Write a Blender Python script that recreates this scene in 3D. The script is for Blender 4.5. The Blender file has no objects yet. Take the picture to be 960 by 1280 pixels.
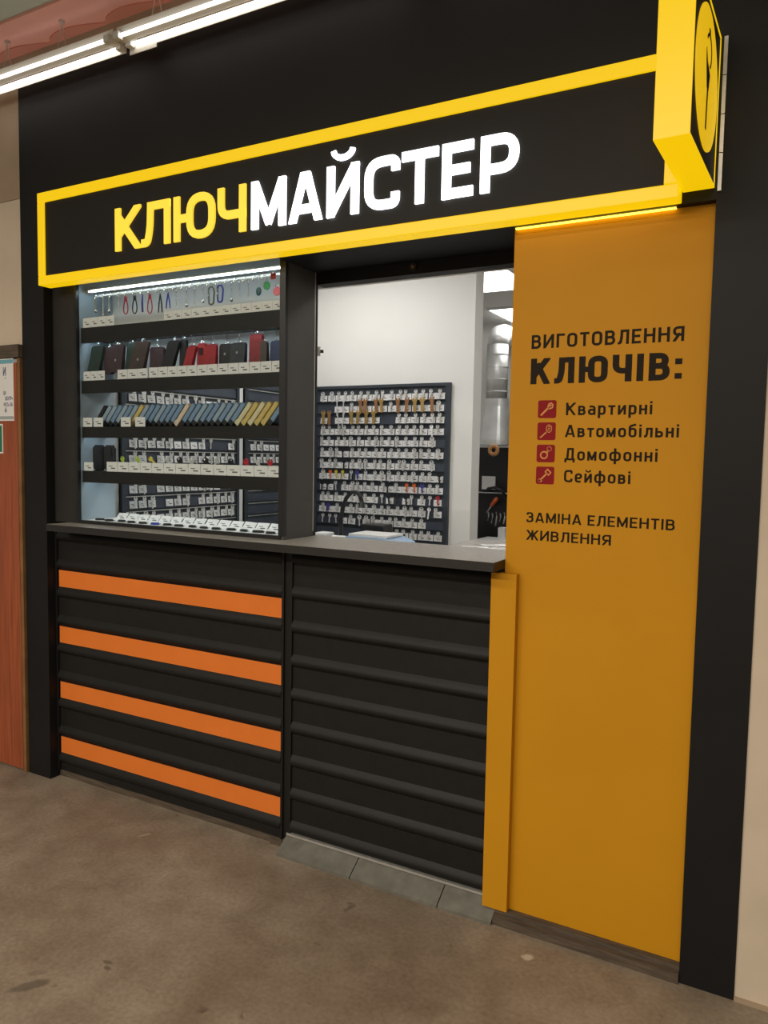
import bpy, bmesh, math, random
from mathutils import Vector, Matrix

# ------------------------------------------------------------------ camera
scene = bpy.context.scene
COL = scene.collection
cam_d = bpy.data.cameras.new('camera')
cam = bpy.data.objects.new('camera', cam_d)
COL.objects.link(cam)
cam_d.sensor_fit = 'VERTICAL'
cam_d.sensor_height = 36.0
cam_d.lens = 950.39 / 1280 * 36.0
cam_d.clip_start = 0.05
R_, U_, F_ = (Vector((0.8781526, 0.47806061, 0.01749471)), Vector((-0.05014204, 0.05561381, 0.9971925)),
              Vector((-0.47574551, 0.87656441, -0.07280835)))
m = Matrix(((R_.x, U_.x, -F_.x, 0.0), (R_.y, U_.y, -F_.y, -2.3203), (R_.z, U_.z, -F_.z, 1.51), (0, 0, 0, 1)))
cam.matrix_world = m
scene.camera = cam

# ------------------------------------------------------------------ world, lights, exposure
w = bpy.data.worlds.new('world')
scene.world = w
w.use_nodes = True
w.node_tree.nodes['Background'].inputs[0].default_value = (1.0, 0.93, 0.84, 1)
w.node_tree.nodes['Background'].inputs[1].default_value = 0.20
vs = scene.view_settings
vs.view_transform = 'Standard'
vs.look = 'None'
vs.exposure = 0.0
vs.gamma = 1.0
vs.use_curve_mapping = False


def area(name, loc, sx, sy, power, col, rot=(0, 0, 0)):
    d = bpy.data.lights.new(name, 'AREA')
    d.shape = 'RECTANGLE'
    d.size, d.size_y = sx, sy
    d.energy = power
    d.color = col
    o = bpy.data.objects.new(name, d)
    o.location = loc
    o.rotation_euler = rot
    COL.objects.link(o)
    return o


HALL = (1.0, 0.90, 0.76)
area('hall_light', (-1.6, -2.6, 3.16), 5.0, 0.30, 60, HALL)
area('hall_light', (-1.6, -4.6, 3.16), 6.0, 0.40, 290, HALL)
area('kiosk_light', (-2.24, 1.00, 2.66), 0.55, 0.55, 5.0, (1.0, 0.97, 0.93))
area('kiosk_light', (-0.74, 1.00, 2.66), 0.55, 0.55, 5, (1.0, 0.97, 0.93))

random.seed(7)


# ------------------------------------------------------------------ materials
def nmat(name):
    mt = bpy.data.materials.new(name)
    mt.use_nodes = True
    nt = mt.node_tree
    return mt, nt, nt.nodes['Principled BSDF']


def mat(name, col, rough=0.5, metal=0.0, var=0.0, scale=20.0, bump=0.0, spec=0.5, stretch=(1, 1, 1), coat=0.0):
    """plain surface with procedural colour mottling and fine relief"""
    mt, nt, b = nmat(name)
    b.inputs['Base Color'].default_value = (*col, 1)
    b.inputs['Roughness'].default_value = rough
    b.inputs['Metallic'].default_value = metal
    b.inputs['Specular IOR Level'].default_value = spec
    b.inputs['Coat Weight'].default_value = coat
    if var or bump:
        tc = nt.nodes.new('ShaderNodeTexCoord')
        mp = nt.nodes.new('ShaderNodeMapping')
        mp.inputs['Scale'].default_value = stretch
        nt.links.new(tc.outputs['Object'], mp.inputs['Vector'])
        n = nt.nodes.new('ShaderNodeTexNoise')
        n.inputs['Scale'].default_value = scale
        n.inputs['Detail'].default_value = 6
        nt.links.new(mp.outputs[0], n.inputs['Vector'])
        if var:
            r = nt.nodes.new('ShaderNodeValToRGB')
            r.color_ramp.elements[0].position = 0.3
            r.color_ramp.elements[1].position = 0.7
            r.color_ramp.elements[0].color = (*[c * (1 - var) for c in col], 1)
            r.color_ramp.elements[1].color = (*[min(1, c * (1 + var)) for c in col], 1)
            nt.links.new(n.outputs['Fac'], r.inputs['Fac'])
            nt.links.new(r.outputs['Color'], b.inputs['Base Color'])
        if bump:
            bp = nt.nodes.new('ShaderNodeBump')
            bp.inputs['Strength'].default_value = bump
            bp.inputs['Distance'].default_value = 0.004
            nt.links.new(n.outputs['Fac'], bp.inputs['Height'])
            nt.links.new(bp.outputs['Normal'], b.inputs['Normal'])
    return mt


def emat(name, col, strength, base=None):
    mt, nt, b = nmat(name)
    b.inputs['Base Color'].default_value = (*(base or [c * 0.6 for c in col]), 1)
    b.inputs['Roughness'].default_value = 0.35
    b.inputs['Emission Color'].default_value = (*col, 1)
    b.inputs['Emission Strength'].default_value = strength
    return mt


def glass_mat(name, amount=0.05):
    mt = bpy.data.materials.new(name)
    mt.use_nodes = True
    nt = mt.node_tree
    nt.nodes.clear()
    out = nt.nodes.new('ShaderNodeOutputMaterial')
    mx = nt.nodes.new('ShaderNodeMixShader')
    tr = nt.nodes.new('ShaderNodeBsdfTransparent')
    tr.inputs[0].default_value = (0.96, 0.98, 0.98, 1)
    gl = nt.nodes.new('ShaderNodeBsdfGlossy')
    gl.inputs['Roughness'].default_value = 0.03
    fr = nt.nodes.new('ShaderNodeFresnel')
    fr.inputs['IOR'].default_value = 1.12
    nt.links.new(fr.outputs[0], mx.inputs[0])
    nt.links.new(tr.outputs[0], mx.inputs[1])
    nt.links.new(gl.outputs[0], mx.inputs[2])
    nt.links.new(mx.outputs[0], out.inputs[0])
    return mt


STAINS = [(-1.834, -0.988, 0.055, 0.02, 0.9, (0.09, 0.07, 0.05), 0.75), (-1.865, -0.944, 0.03, 0.012, 0.6, (0.09, 0.07, 0.05), 0.4), (-1.724, -0.81, 0.022, 0.009, 0.2, (0.09, 0.07, 0.05), 0.7), (-1.706, -0.828, 0.013, 0.009, 0, (0.09, 0.07, 0.05), 0.7), (-0.647, -0.162, 0.02, 0.016, 0.3, (0.52, 0.47, 0.37), 0.8), (-2.2, -0.21, 0.03, 0.008, 0.9, (0.4, 0.33, 0.24), 0.6), (-1.237, -0.429, 0.012, 0.006, 0, (0.09, 0.07, 0.05), 0.5)]


def floor_mat():
    mt, nt, b = nmat('concrete')
    tc = nt.nodes.new('ShaderNodeTexCoord')

    def noise(scale, detail, dist=0.0):
        n = nt.nodes.new('ShaderNodeTexNoise')
        n.inputs['Scale'].default_value = scale
        n.inputs['Detail'].default_value = detail
        n.inputs['Distortion'].default_value = dist
        nt.links.new(tc.outputs['Object'], n.inputs['Vector'])
        return n

    def ramp(src, p0, p1, c0, c1):
        r = nt.nodes.new('ShaderNodeValToRGB')
        r.color_ramp.elements[0].position, r.color_ramp.elements[1].position = p0, p1
        r.color_ramp.elements[0].color, r.color_ramp.elements[1].color = (*c0, 1), (*c1, 1)
        nt.links.new(src.outputs['Fac'], r.inputs['Fac'])
        return r

    def mix(a, c, mode, fac):
        x = nt.nodes.new('ShaderNodeMixRGB')
        x.blend_type = mode
        x.inputs[0].default_value = fac
        nt.links.new(a.outputs[0], x.inputs[1])
        nt.links.new(c.outputs[0], x.inputs[2])
        return x

    big = ramp(noise(1.3, 5, 0.6), 0.32, 0.70, (0.255, 0.196, 0.140), (0.385, 0.325, 0.252))
    mid = ramp(noise(7, 8, 0.3), 0.30, 0.72, (0.62, 0.585, 0.55), (1, 1, 1))
    fine = ramp(noise(70, 4), 0.25, 0.7, (0.66, 0.64, 0.62), (1, 1, 1))
    spot = ramp(noise(16, 2, 0.8), 0.24, 0.30, (0.45, 0.42, 0.40), (1, 1, 1))
    c = mix(mix(mix(big, mid, 'MULTIPLY', 0.8), fine, 'MULTIPLY', 0.8), spot, 'MULTIPLY', 0.7)
    # a few scuffs and a paint chip with a place and shape of their own
    for (sx, sy, rx, ry, ang, colr, amt) in STAINS:
        mp = nt.nodes.new('ShaderNodeMapping')
        mp.vector_type = 'TEXTURE'
        mp.inputs['Location'].default_value = (sx, sy, 0)
        mp.inputs['Rotation'].default_value = (0, 0, ang)
        mp.inputs['Scale'].default_value = (rx, ry, 1)
        nt.links.new(tc.outputs['Object'], mp.inputs['Vector'])
        ln = nt.nodes.new('ShaderNodeVectorMath')
        ln.operation = 'LENGTH'
        nt.links.new(mp.outputs[0], ln.inputs[0])
        ad = nt.nodes.new('ShaderNodeMath')
        ad.operation = 'MULTIPLY_ADD'
        ad.inputs[1].default_value = 1.3
        nt.links.new(noise(40, 3).outputs['Fac'], ad.inputs[0])
        nt.links.new(ln.outputs['Value'], ad.inputs[2])
        mr = nt.nodes.new('ShaderNodeMapRange')
        mr.inputs[1].default_value, mr.inputs[2].default_value = 1.35, 1.75
        mr.inputs[3].default_value, mr.inputs[4].default_value = amt, 0.0
        nt.links.new(ad.outputs[0], mr.inputs[0])
        x = nt.nodes.new('ShaderNodeMixRGB')
        x.inputs[2].default_value = (*colr, 1)
        nt.links.new(mr.outputs[0], x.inputs[0])
        nt.links.new(c.outputs[0], x.inputs[1])
        c = x
    nt.links.new(c.outputs[0], b.inputs['Base Color'])
    rr = nt.nodes.new('ShaderNodeMapRange')
    rr.inputs[3].default_value, rr.inputs[4].default_value = 0.38, 0.7
    nt.links.new(noise(3, 5).outputs['Fac'], rr.inputs[0])
    nt.links.new(rr.outputs[0], b.inputs['Roughness'])
    bp = nt.nodes.new('ShaderNodeBump')
    bp.inputs['Strength'].default_value = 0.25
    bp.inputs['Distance'].default_value = 0.004
    nt.links.new(noise(45, 6).outputs['Fac'], bp.inputs['Height'])
    nt.links.new(bp.outputs[0], b.inputs['Normal'])
    return mt


M = {}
M['concrete'] = floor_mat()
M['black_paint'] = mat('black_paint', (0.0085, 0.0083, 0.0088), 0.52, var=0.15, scale=3, bump=0.05, spec=0.25)
M['black_metal'] = mat('black_metal', (0.0085, 0.008, 0.0074), 0.55, var=0.15, scale=30, bump=0.06, spec=0.3)
M['charcoal'] = mat('charcoal', (0.024, 0.022, 0.020), 0.5, spec=0.3, var=0.12, scale=15)
M['case_grey'] = mat('case_grey', (0.060, 0.057, 0.053), 0.42, var=0.08, scale=12)
M['counter'] = mat('counter_laminate', (0.29, 0.27, 0.245), 0.33, var=0.15, scale=60, bump=0.03)
M['counter_edge'] = mat('counter_edge', (0.014, 0.0125, 0.011), 0.5, var=0.1)
M['orange'] = mat('orange_vinyl', (0.74, 0.190, 0.030), 0.6, var=0.03, scale=8, spec=0.2)
M['yellow'] = mat('yellow_laminate', (0.57, 0.258, 0.008), 0.55, var=0.04, scale=2.5, bump=0.03, spec=0.2)
M['cream'] = mat('cream_plaster', (0.60, 0.50, 0.385), 0.75, var=0.07, scale=5, bump=0.25)
M['brown_wall'] = mat('tan_plaster', (0.36, 0.27, 0.18), 0.7, var=0.08, scale=6, bump=0.2)
M['wall_white'] = mat('white_wallboard', (0.74, 0.73, 0.70), 0.7, var=0.02, scale=3)
M['back_white'] = mat('white_board', (0.72, 0.71, 0.68), 0.6, var=0.03, scale=5)
M['case_blue'] = mat('pale_blue_grey_liner', (0.33, 0.41, 0.47), 0.5, var=0.04, scale=4)
M['tape_tan'] = mat('tan_tape', (0.50, 0.24, 0.09), 0.4)
M['pink'] = mat('pink_paint', (0.80, 0.40, 0.33), 0.6, var=0.05, scale=4)
M['shade_pink'] = mat('painted_shade_pink', (0.62, 0.25, 0.19), 0.65, var=0.06, scale=6)
M['teal'] = mat('grey_green_paint', (0.46, 0.52, 0.48), 0.7, var=0.05, scale=3)
M['door'] = mat('red_brown_wood', (0.30, 0.072, 0.026), 0.42, var=0.25, scale=6, stretch=(14, 14, 0.6), bump=0.04)
M['door_edge'] = mat('tan_edge_band', (0.20, 0.10, 0.035), 0.5, var=0.25, scale=12)
M['old_wood'] = mat('weathered_wood', (0.085, 0.062, 0.042), 0.7, var=0.4, scale=18, stretch=(0.6, 8, 8), bump=0.3)
M['tile_grey'] = mat('grey_tile', (0.15, 0.145, 0.122), 0.45, var=0.2, scale=22, bump=0.1)
M['alu'] = mat('aluminium', (0.62, 0.61, 0.58), 0.35, 0.7, var=0.1, scale=30)
M['steel'] = mat('nickel_steel', (0.66, 0.65, 0.62), 0.38, 0.55)
M['chrome'] = mat('chrome', (0.80, 0.80, 0.80), 0.14, 1.0)
M['foil'] = mat('galvanised_duct', (0.66, 0.66, 0.64), 0.36, 0.45, var=0.15, scale=9, bump=0.1)
M['brass'] = mat('brass', (0.46, 0.30, 0.10), 0.38, 0.6)
M['copper'] = mat('copper_brown', (0.34, 0.17, 0.07), 0.45, 0.5)
M['tag'] = mat('white_tag_card', (0.70, 0.70, 0.69), 0.55, var=0.05, scale=60)
M['ink'] = mat('dark_print', (0.10, 0.09, 0.09), 0.7)
M['slate'] = mat('slate_blue_board', (0.026, 0.034, 0.044), 0.5, var=0.12, scale=12)
M['slate_rail'] = mat('slate_rail', (0.045, 0.055, 0.075), 0.4, var=0.12, scale=20)
M['text_brown'] = mat('dark_brown_vinyl', (0.016, 0.010, 0.005), 0.6, spec=0.15)
M['icon_red'] = mat('dark_red_vinyl', (0.26, 0.010, 0.013), 0.6, spec=0.15)
M['icon_tan'] = mat('tan_vinyl', (0.66, 0.27, 0.055), 0.5)
M['plastic_black'] = mat('black_plastic', (0.012, 0.012, 0.013), 0.35)
M['plastic_white'] = mat('white_plastic', (0.72, 0.72, 0.70), 0.4)
M['paper'] = mat('paper', (0.74, 0.73, 0.72), 0.7, var=0.02, scale=30)
M['bluebox'] = mat('pale_blue_plastic', (0.32, 0.45, 0.62), 0.35, var=0.05)
M['glass'] = glass_mat('clear_glass')
M['shelf'] = mat('black_shelf_laminate', (0.014, 0.012, 0.010), 0.45, spec=0.3, var=0.15, scale=20)
M['sign_face'] = mat('black_sign_acrylic', (0.018, 0.016, 0.014), 0.5, var=0.05, spec=0.2)
M['led_yellow'] = emat('lit_yellow_acrylic', (0.90, 0.57, 0.002), 0.92, (0.2, 0.12, 0.004))
M['letter_yellow'] = emat('lit_yellow_letter', (0.86, 0.60, 0.045), 1.0)
M['letter_white'] = emat('lit_white_letter', (0.93, 0.96, 1.0), 2.6)
M['disc_yellow'] = emat('lit_yellow_disc', (0.78, 0.47, 0.004), 0.85, (0.4, 0.25, 0.01))
M['led_strip'] = emat('lit_led_strip', (0.74, 0.90, 1.0), 11.0)
M['shelf_fill'] = emat('added_shelf_fill', (0.74, 0.90, 1.0), 16.0)
M['under_glow'] = emat('added_under_glow', (1.0, 0.70, 0.06), 4.0)
M['tube'] = emat('lit_tube', (1.0, 0.97, 0.92), 3.4)
M['panel_light'] = emat('lit_ceiling_panel', (1.0, 0.99, 0.97), 6.0)
M['fixture'] = mat('white_enamel', (0.72, 0.68, 0.60), 0.35)
M['ceil_in'] = mat('ceiling_tile', (0.70, 0.69, 0.66), 0.8, var=0.03, scale=40)
for nm_, c_ in dict(red=(0.30, 0.014, 0.018), darkred=(0.19, 0.010, 0.014), black=(0.010, 0.010, 0.012), plum=(0.045, 0.025, 0.030),
                    green=(0.018, 0.035, 0.028), brown=(0.050, 0.032, 0.026), navy=(0.015, 0.028, 0.085), charcoalblue=(0.022, 0.028, 0.036)).items():
    M['leather_' + nm_] = mat(nm_ + '_leather', c_, 0.42, var=0.2, scale=45, bump=0.2)
for nm_, c_ in dict(blue=(0.17, 0.26, 0.38), steelblue=(0.26, 0.34, 0.42), beige=(0.62, 0.50, 0.38), yellow=(0.55, 0.42, 0.14), cream=(0.60, 0.55, 0.34)).items():
    M['sleeve_' + nm_] = mat(nm_ + '_vinyl', c_, 0.35, var=0.1, scale=40)
for nm_, c_ in dict(red=(0.42, 0.02, 0.03), black=(0.012, 0.012, 0.014), blue=(0.025, 0.045, 0.34), teal=(0.03, 0.10, 0.11), green=(0.03, 0.32, 0.10),
                    pink=(0.75, 0.16, 0.22), grey=(0.14, 0.14, 0.13), lime=(0.35, 0.48, 0.06), orange=(0.65, 0.12, 0.02), yellow=(0.62, 0.50, 0.05),
                    violet=(0.06, 0.05, 0.26)).items():
    M['pl_' + nm_] = mat(nm_ + '_plastic', c_, 0.35)


# ------------------------------------------------------------------ mesh helpers
def box(bm, x0, x1, y0, y1, z0, z1, bev=0.0):
    vs_ = [bm.verts.new((x, y, z)) for z in (z0, z1) for y in (y0, y1) for x in (x0, x1)]
    fs = [bm.faces.new([vs_[i] for i in q]) for q in ((0, 2, 3, 1), (4, 5, 7, 6), (0, 1, 5, 4), (2, 6, 7, 3), (0, 4, 6, 2), (1, 3, 7, 5))]
    if bev:
        es = list({e for f in fs for e in f.edges})
        bmesh.ops.bevel(bm, geom=es, offset=bev, segments=2, affect='EDGES', profile=0.6)
    return vs_


def prism(bm, pts, d0, d1, axis='y'):
    """convex/simple polygon pts (a,b) extruded along an axis: y -> (a,y,b); x -> (x,a,b); z -> (a,b,z)"""
    def v(a, b, d):
        return {'y': (a, d, b), 'x': (d, a, b), 'z': (a, b, d)}[axis]
    A = [bm.verts.new(v(a, b, d0)) for a, b in pts]
    B = [bm.verts.new(v(a, b, d1)) for a, b in pts]
    n = len(pts)
    fl = [bm.faces.new(A), bm.faces.new(B[::-1])]
    for i in range(n):
        fl.append(bm.faces.new((A[i], B[i], B[(i + 1) % n], A[(i + 1) % n])))
    return fl


def tube(bm, pts, r, n=8, closed=False):
    """tube along a 3-D polyline"""
    pts = [Vector(p) for p in pts]
    rings = []
    N = len(pts)
    flat = [k for k in range(3) if max(p[k] for p in pts) - min(p[k] for p in pts) < 1e-6]
    for i, p in enumerate(pts):
        if closed:
            t = pts[(i + 1) % N] - pts[i - 1]
        else:
            t = pts[min(i + 1, N - 1)] - pts[max(i - 1, 0)]
        t.normalize()
        ref = Vector((0, 0, 1)) if abs(t.z) < 0.9 else Vector((0, 1, 0))
        if flat:
            ref = Vector([1.0 if k == flat[0] else 0.0 for k in range(3)])
        a = t.cross(ref).normalized()
        b = t.cross(a).normalized()
        rr = r[i] if isinstance(r, (list, tuple)) else r
        rings.append([bm.verts.new(p + a * rr * math.cos(k * 2 * math.pi / n) + b * rr * math.sin(k * 2 * math.pi / n)) for k in range(n)])
    for i in range(N if closed else N - 1):
        A, B = rings[i], rings[(i + 1) % N]
        for k in range(n):
            bm.faces.new((A[k], A[(k + 1) % n], B[(k + 1) % n], B[k]))
    if not closed:
        bm.faces.new(rings[0][::-1])
        bm.faces.new(rings[-1])


def cyl(bm, c, r, h, axis='z', n=20, r2=None):
    r2 = r if r2 is None else r2
    A, B = [], []
    for k in range(n):
        ca, sa = math.cos(k * 2 * math.pi / n), math.sin(k * 2 * math.pi / n)
        for lst, rr, d in ((A, r, 0), (B, r2, h)):
            p = {'z': (rr * ca, rr * sa, d), 'y': (rr * ca, d, rr * sa), 'x': (d, rr * ca, rr * sa)}[axis]
            lst.append(bm.verts.new(Vector(c) + Vector(p)))
    bm.faces.new(A[::-1])
    bm.faces.new(B)
    for k in range(n):
        bm.faces.new((A[k], A[(k + 1) % n], B[(k + 1) % n], B[k]))


def mk(name, bm, material, parent=None, smooth=False):
    """one mesh object; verts are given in world coordinates, moved to the parent's base"""
    bmesh.ops.recalc_face_normals(bm, faces=bm.faces[:])
    if parent is not None:
        mw, q_ = Matrix.Identity(4), parent
        while q_ is not None:
            mw, q_ = q_.matrix_basis @ mw, q_.parent
        inv = mw.inverted()
        bmesh.ops.transform(bm, matrix=inv, verts=bm.verts[:])
    me = bpy.data.meshes.new(name)
    bm.to_mesh(me)
    bm.free()
    if smooth:
        for p in me.polygons:
            p.use_smooth = True
    me.materials.append(M[material])
    o = bpy.data.objects.new(name, me)
    COL.objects.link(o)
    if parent is not None:
        o.parent = parent
    return o


def mk_local(name, bm, material, loc=(0, 0, 0), smooth=False):
    o = mk(name, bm, material, None, smooth)
    o.location = loc
    return o


def thing(name, label, cat, loc=(0, 0, 0), rotz=0.0, group=None):
    o = bpy.data.objects.new(name, None)
    o.empty_display_size = 0.05
    COL.objects.link(o)
    o.matrix_basis = Matrix.Translation(loc) @ Matrix.Rotation(rotz, 4, 'Z')
    tag(o, label, cat, group)
    return o


def tag(o, label, cat, group=None):
    o['label'] = label
    o['category'] = cat
    if group:
        o['group'] = group
    return o


def struct(o, label=None, cat=None):
    o['kind'] = 'structure'
    if label:
        o['label'] = label
        o['category'] = cat
    return o


def bx(name, material, parent, *a, bev=0.0):
    bm = bmesh.new()
    box(bm, *a, bev=bev)
    return mk(name, bm, material, parent)


def copy_tree(o, parent=None):
    c = o.copy()
    COL.objects.link(c)
    c.parent = parent
    for ch in list(o.children):
        copy_tree(ch, c)
    return c


# ------------------------------------------------------------------ stroke lettering
def arcp(cx, cy, rx, ry, a0, a1, n=10):
    return [(cx + rx * math.cos(math.radians(a0 + (a1 - a0) * i / n)), cy + ry * math.sin(math.radians(a0 + (a1 - a0) * i / n))) for i in range(n + 1)]


def rpath(pts, r, closed=False, n=6):
    """polyline with rounded corners"""
    out = []
    N = len(pts)
    for i, p in enumerate(pts):
        if not closed and i in (0, N - 1):
            out.append(p)
            continue
        a, b = Vector(pts[i - 1]), Vector(pts[(i + 1) % N])
        p = Vector(p)
        da, db = a - p, b - p
        rr = min(r, da.length * 0.499, db.length * 0.499)
        s, e = p + da.normalized() * rr, p + db.normalized() * rr
        for k in range(n + 1):
            t = k / n
            # circular-ish corner
            q = s * (1 - t) ** 2 + p * 2 * t * (1 - t) * 1.0 + e * t ** 2
            out.append((q.x, q.y))
    return out


def ribbon(pts, t, closed=False):
    P = [Vector(p) for p in pts]
    Q = [P[0]]
    for p in P[1:]:
        if (p - Q[-1]).length > 1e-5:
            Q.append(p)
    if closed and (Q[0] - Q[-1]).length < 1e-5:
        Q.pop()
    N = len(Q)
    L, Rr = [], []
    for i in range(N):
        a = Q[i] - Q[i - 1] if (closed or i > 0) else Q[1] - Q[0]
        b = Q[(i + 1) % N] - Q[i] if (closed or i < N - 1) else Q[-1] - Q[-2]
        a.normalize()
        b.normalize()
        na, nb = Vector((-a.y, a.x)), Vector((-b.y, b.x))
        mm = na + nb
        if mm.length < 1e-4:
            mm = na
        mm.normalize()
        k = t / 2 / max(0.35, mm.dot(na))
        L.append(Q[i] + mm * k)
        Rr.append(Q[i] - mm * k)
    polys = []
    for i in range(N if closed else N - 1):
        j = (i + 1) % N
        polys.append([tuple(L[i]), tuple(L[j]), tuple(Rr[j]), tuple(Rr[i])])
    return polys


def clip(poly, axis, val, keep_less):
    out = []
    for i in range(len(poly)):
        a, b = poly[i - 1], poly[i]
        ia = (a[axis] <= val) if keep_less else (a[axis] >= val)
        ib = (b[axis] <= val) if keep_less else (b[axis] >= val)
        if ia != ib:
            s = (val - a[axis]) / (b[axis] - a[axis])
            out.append((a[0] + (b[0] - a[0]) * s, a[1] + (b[1] - a[1]) * s))
        if ib:
            out.append(b)
    return out


def ext(a, b, k=0.3):
    """segment a-b prolonged at both ends"""
    a, b = Vector(a), Vector(b)
    d = (b - a).normalized() * k
    return [tuple(a - d), tuple(b + d)]


XH = 0.74
CAPW = dict(zip('ВИГОТЛЕНЯКЮЧСЗАМЖДЙРЦ', (.62, .68, .52, .64, .58, .66, .54, .66, .64, .66, .92, .60, .60, .56, .72, .78, .96, .72, .68, .60, .68)))
LOWW = dict(zip('вартинолмбьфей', (.50, .50, .50, .46, .52, .50, .52, .54, .62, .52, .50, .76, .50, .52)))


def glyph(ch, t, W=None):
    """convex polygons of one letter, cap height 1"""
    h = t / 2
    low = ch in LOWW
    H = XH if low else 1.0
    if W is None:
        W = LOWW.get(ch) or CAPW.get(ch) or t
    C = []          # clipped to 0..H and 0..W
    F = []          # free strokes
    g = ch.upper() if ch in 'втинмлй' else ch

    def S(*p, r=0.0, closed=False, dst=C):
        dst.append((rpath(list(p), r, closed) if r else list(p), closed))
    if g in 'В':
        S((h, 0), (h, H)), S((0, H - h), (W - h * 1.4, H - h), (W - h * 1.4, .53 * H), (0, .53 * H), r=.22 * H)
        S((0, .53 * H), (W - h, .53 * H), (W - h, h), (0, h), r=.24 * H)
    elif g in 'ИЙ':
        S((h, 0), (h, H)), S((W - h, 0), (W - h, H)), S(*ext((h * 1.0, .05 * H), (W - h * 1.0, .95 * H)))
        if g == 'Й':
            F.append((arcp(W / 2, H + .29, W * .30, .155, 180, 360), 'thin'))
    elif g == 'Г':
        S((h, 0), (h, H)), S((0, H - h), (W, H - h))
    elif g in 'Оо':
        r = W * .42
        S((h, h), (W - h, h), (W - h, H - h), (h, H - h), r=r, closed=True)
    elif g == 'Т':
        S((0, H - h), (W, H - h)), S((W / 2, 0), (W / 2, H))
    elif g == 'Л':
        S((W - h, 0), (W - h, H)), S((.22 * W, H - h), (W, H - h))
        S((.22 * W + h, H), (.20 * W + h, .42 * H), (.14 * W + h * .7, h), (0, h), r=.2 * H)
    elif g == 'Е':
        S((h, 0), (h, H)), S((0, H - h), (W, H - h)), S((0, h), (W, h)), S((0, .51 * H), (W * .9, .51 * H))
    elif g == 'Н':
        S((h, 0), (h, H)), S((W - h, 0), (W - h, H)), S((h, .52 * H), (W - h, .52 * H))
    elif g == 'Я':
        S((W - h, 0), (W - h, H)), S((W, H - h), (h, H - h), (h, .44), (W, .44), r=.26), S(*ext((h * 1.1, .02), (.52 * W, .44), .12))
    elif g == 'К':
        S((h, 0), (h, H)), S(*ext((h + t * .4, .42), (W - h * 1.1, .97), .2)), S(*ext((h + t * .9, .62), (W - h * 1.05, .03), .2))
    elif g == 'Ю':
        x = W * .32
        S((h, 0), (h, H)), S((h, .5), (x + h, .5)), S((x + h, h), (W - h, h), (W - h, H - h), (x + h, H - h), r=(W - x) * .42, closed=True)
    elif g == 'Ч':
        S((W - h, 0), (W - h, H)), S((h, H), (h, .40), (W, .40), r=.24)
    elif g == 'І':
        S((h, 0), (h, H))
    elif g == 'і':
        S((h, 0), (h, XH)), F.append(([(h, XH + .10), (h, XH + .10 + t * 1.05)], False))
        H = XH
    elif g == 'С':
        S((W - h, .70), (W - h, H - h), (h, H - h), (h, h), (W - h, h), (W - h, .30), r=W * .42)
    elif g == 'З':
        S((h, .74), (h, H - h), (W - h * 1.3, H - h), (W - h * 1.3, .53), (.32 * W, .53), r=.22)
        S((.32 * W, .53), (W - h, .53), (W - h, h), (h, h), (h, .27), r=.22)
    elif g == 'А':
        S(*ext((h * 1.05, 0), (W / 2 - h * .25, 1), .2)), S(*ext((W - h * 1.05, 0), (W / 2 + h * .25, 1), .2)), S((.24 * W, .26), (.76 * W, .26))
    elif g == 'М':
        S((h, 0), (h, H)), S((W - h, 0), (W - h, H)), S(*ext((h, H * .97), (W / 2, H * .13), .05)), S(*ext((W - h, H * .97), (W / 2, H * .13), .05))
    elif g == 'Ж':
        S((W / 2, 0), (W / 2, H))
        for s in (-1, 1):
            S(*ext((W / 2 + s * h * .6, .44), (W / 2 + s * (W / 2 - h * 1.15), .97), .2)), S(*ext((W / 2 + s * h * .9, .62), (W / 2 + s * (W / 2 - h * 1.05), .03), .2))
    elif g == 'Д':
        S((W - h * 2.1, h), (W - h * 2.1, H)), S((.25 * W, H - h), (W - t * .55, H - h)), S((.25 * W + h, H), (.17 * W + h, h)), S((0, h), (W, h))
        F.append(([(h, t), (h, -.17)], False)), F.append(([(W - h, t), (W - h, -.17)], False))
    elif g == 'Р':
        S((h, 0), (h, H)), S((0, H - h), (W - h, H - h), (W - h, .40), (0, .40), r=.28)
    elif g == 'Ц':
        S((h, 0), (h, H)), S((W - h * 2, 0), (W - h * 2, H)), S((0, h), (W, h)), F.append(([(W - h, t), (W - h, -.17)], False))
    elif g == 'а':
        S((h * 1.2, H - h), (W - h, H - h), (W - h, 0), r=.2), S((h, h), (W - h, h), (W - h, .56 * H), (h, .56 * H), r=.16, closed=True)
    elif g == 'р':
        F.append(([(h, -.24), (h, H)], False)), S((h, h), (W - h, h), (W - h, H - h), (h, H - h), r=.2, closed=True)
    elif g == 'б':
        S((h, h), (W - h, h), (W - h, H - h), (h, H - h), r=.2, closed=True)
        F.append((rpath([(h, .35), (h, .86), (.5 * W, .93), (W - h * .6, 1.0)], .2), False))
    elif g == 'ь':
        S((h, 0), (h, H)), S((0, .56 * H), (W - h, .56 * H), (W - h, h), (0, h), r=.2)
    elif g == 'ф':
        F.append(([(W / 2, -.24), (W / 2, 1.0)], False)), S((h, h), (W - h, h), (W - h, H - h), (h, H - h), r=.22, closed=True)
    elif g == 'е':
        S((h, .48 * H), (W - h, .48 * H), (W - h, H - h), (h, H - h), (h, h), (W - h * 1.2, h), r=.2)
    elif g == ':':
        F.append(([(h, .04), (h, .04 + t)], False)), F.append(([(h, .56), (h, .56 + t)], False))
    elif g == '»':
        for k in (0, .2):
            F.append(([(k + .02, .62), (k + .16, .40), (k + .02, .18)], False))
    polys = []
    for pts, cl in C:
        for q in ribbon(pts, t, cl):
            for ax, v, kl in ((1, 0, False), (1, H, True), (0, 0, False), (0, W, True)):
                if len(q) > 2:
                    q = clip(q, ax, v, kl)
            if len(q) > 2:
                polys.append(q)
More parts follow.
